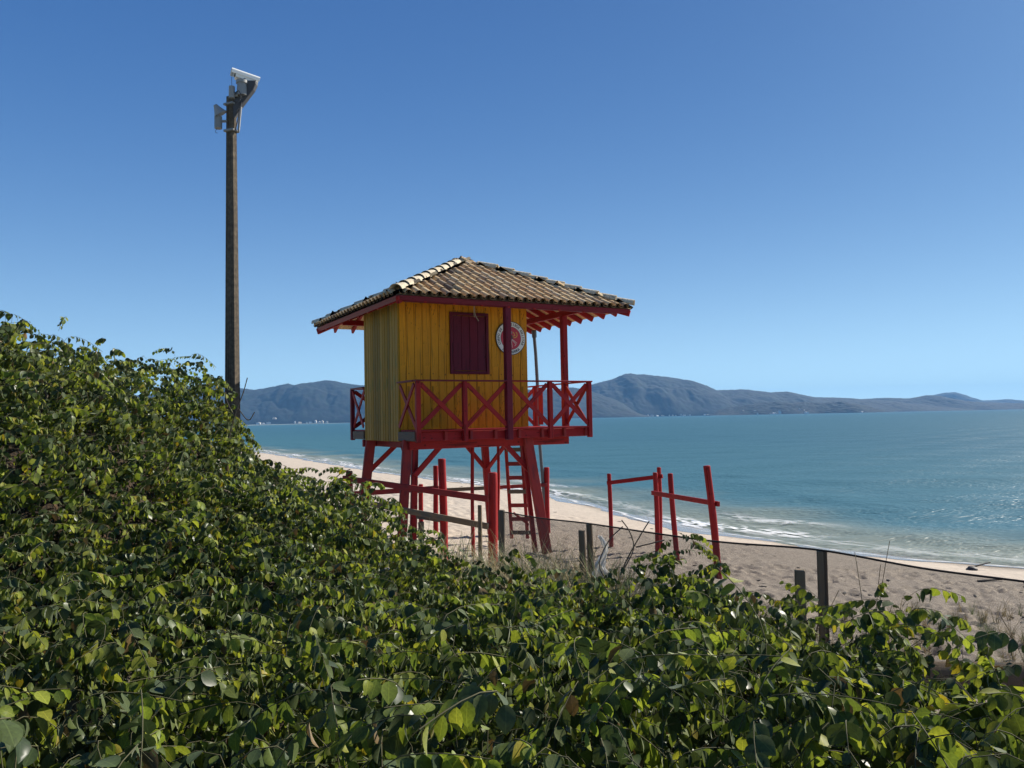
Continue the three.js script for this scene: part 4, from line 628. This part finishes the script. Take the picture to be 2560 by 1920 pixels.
{
  const rd = mulberry(66), lump = (w, h, l) => { const g = mergeVertices(new THREE.IcosahedronGeometry(1, 2)), p = g.attributes.position; for (let i = 0; i < p.count; i++) { const k = 1 + 0.35 * noise(p.getX(i) * 2 + w * 90, p.getY(i) * 2, p.getZ(i) * 2); p.setXYZ(i, p.getX(i) * w * k, p.getY(i) * h * k, p.getZ(i) * l * k); } g.computeVertexNormals(); return g; };
  const drop = (name, label, cat, x, d, g, mat, turn = 0, grp) => { const m = tag(part(name, g, mat, scene), label, cat, grp); m.position.set(x, groundPlain(x, d) + 0.0, -d); m.rotation.y = turn; return m; };
  const wet = new THREE.MeshStandardMaterial({ color: RGB(0.05, 0.045, 0.04), roughness: 0.7 });
  const dl = log(V(-0.8, 0.06, 0.1), V(1.2, 0.14, -0.1), 0.19, 0.15, 8, 14); const dm = drop('driftwood_log', 'half-buried brown driftwood log in the sand near the right border', 'log', 4.4, 7.5, dl, M.darkWood, -0.35); dm.position.y -= 0.02;
  drop('beach_flotsam', 'black lump with a stick washed up at the water edge', 'flotsam', 8.55, 14.9, join([lump(0.10, 0.07, 0.10), log(V(0, 0.05, 0), V(0.42, 0.12, 0.0), 0.02, 0.01, 5, 8)]), wet, 0.2);
  drop('beach_flotsam', 'thin dark stick lying on the wet sand below the black lump', 'flotsam', 8.0, 13.4, log(V(-0.25, 0.02, 0), V(0.25, 0.03, 0), 0.018, 0.014, 5, 8), wet, 0.15);
  drop('beach_flotsam', 'small dark stick on the trampled sand behind the net', 'flotsam', 4.7, 9.6, log(V(-0.18, 0.03, 0), V(0.18, 0.03, 0), 0.016, 0.012, 5, 8), wet, 0.05);
  { const im = new THREE.InstancedMesh(lump(0.03, 0.012, 0.022), wet, 420); im.name = 'beach_debris'; im.userData.kind = 'stuff'; im.castShadow = im.receiveShadow = true; let n = 0; while (n < 420) { const d = 7.6 + 9 * rd() * rd(), x = d * lerp(0.02, 0.72, rd()); if (d < pw(BUSH_END, x) + 0.1 || shoreDist(x, d) < 2.2) { n++; im.setMatrixAt(n - 1, new THREE.Matrix4().makeScale(0, 0, 0)); continue; } const s = 0.4 + 1.3 * rd() * rd(); im.setMatrixAt(n++, new THREE.Matrix4().compose(V(x, ground(x, d), -d), new THREE.Quaternion().setFromEuler(new THREE.Euler(0, rd() * 6, 0)), V(s * (1 + 2 * rd()), s, s))); } scene.add(im); }
  for (let k = 0; k < 26; k++) { const d = 12 + 24 * rd(), x = pw(SHORE, d) - 1.2 - 3.5 * rd(); drop('seaweed_scrap', 'small dark scrap of seaweed on the pale sand', 'seaweed', x, d, lump(0.03 + 0.05 * rd(), 0.010, 0.02 + 0.03 * rd()), wet, rd() * 3, 'seaweed scraps along the beach'); }
}

// ---------------------------------------------------------------- houses on the far shore
{
  const rf = mulberry(808), walls = [[0.72, 0.70, 0.66], [0.62, 0.60, 0.56], [0.66, 0.58, 0.48], [0.80, 0.79, 0.76]].map((c) => new THREE.MeshStandardMaterial({ color: RGB(...c), roughness: 0.9 }));
  const shape = (w, h, l) => { const b = new THREE.BoxGeometry(w, h, l); b.translate(0, h / 2, 0); const s = new THREE.Shape(); s.moveTo(-w * 0.56, h); s.lineTo(w * 0.56, h); s.lineTo(0, h * 1.38); s.closePath(); const r = new THREE.ExtrudeGeometry(s, { depth: l * 1.08, bevelEnabled: false }); r.translate(0, 0.02, -l * 0.54); return join([b, r]); };
  const forms = [shape(11, 7, 9), shape(16, 6, 9), shape(9, 10, 9), shape(22, 8, 10)];
  const house = (x, y, d, f, s, label) => { const m = tag(part('shore_house', forms[f], walls[Math.floor(rf() * 4)], scene), label, 'house', 'houses along the far shore'); m.position.set(x, y, -d); m.rotation.y = rf() * 1.2 - 0.3; m.scale.setScalar(s); };
  for (const [x, y] of [[-1217, 1], [-1191, 1], [-1167, 1], [-1042, 1], [-1016, 1], [-986, 1], [-966, 1], [-942, 2], [-925, 1], [-910, 1], [-890, 1]]) house(x, y, 3760 + 20 * rf(), Math.floor(rf() * 4), 0.7 + 0.3 * rf(), 'tiny pale house on the far shore between the pole and the hut');
  house(-1149, 24, 3800, 3, 0.8, 'single pale house set higher on the wooded slope left of the hut');
  for (let k = 0; k < 34; k++) house(540 + 700 * Math.pow(rf(), 1.1), 1, 4255 + 15 * rf(), Math.floor(rf() * 4), 0.5 + 0.4 * rf(), 'tiny pale house on the shore below the highest mountain');
  for (let k = 0; k < 12; k++) { const x = 1010 + 640 * rf(); house(x, 1 + (k > 6 ? 12 + 8 * rf() : 0), k > 6 ? 3640 : 3585, Math.floor(rf() * 4), 0.45 + 0.35 * rf(), k > 6 ? 'tiny pale house up on the dark wooded headland' : 'tiny pale house at the waterline of the wooded headland'); }
  house(1215, 1, 3588, 2, 1.2, 'taller white building on the waterline of the wooded headland');
}

renderer.render(scene, camera);
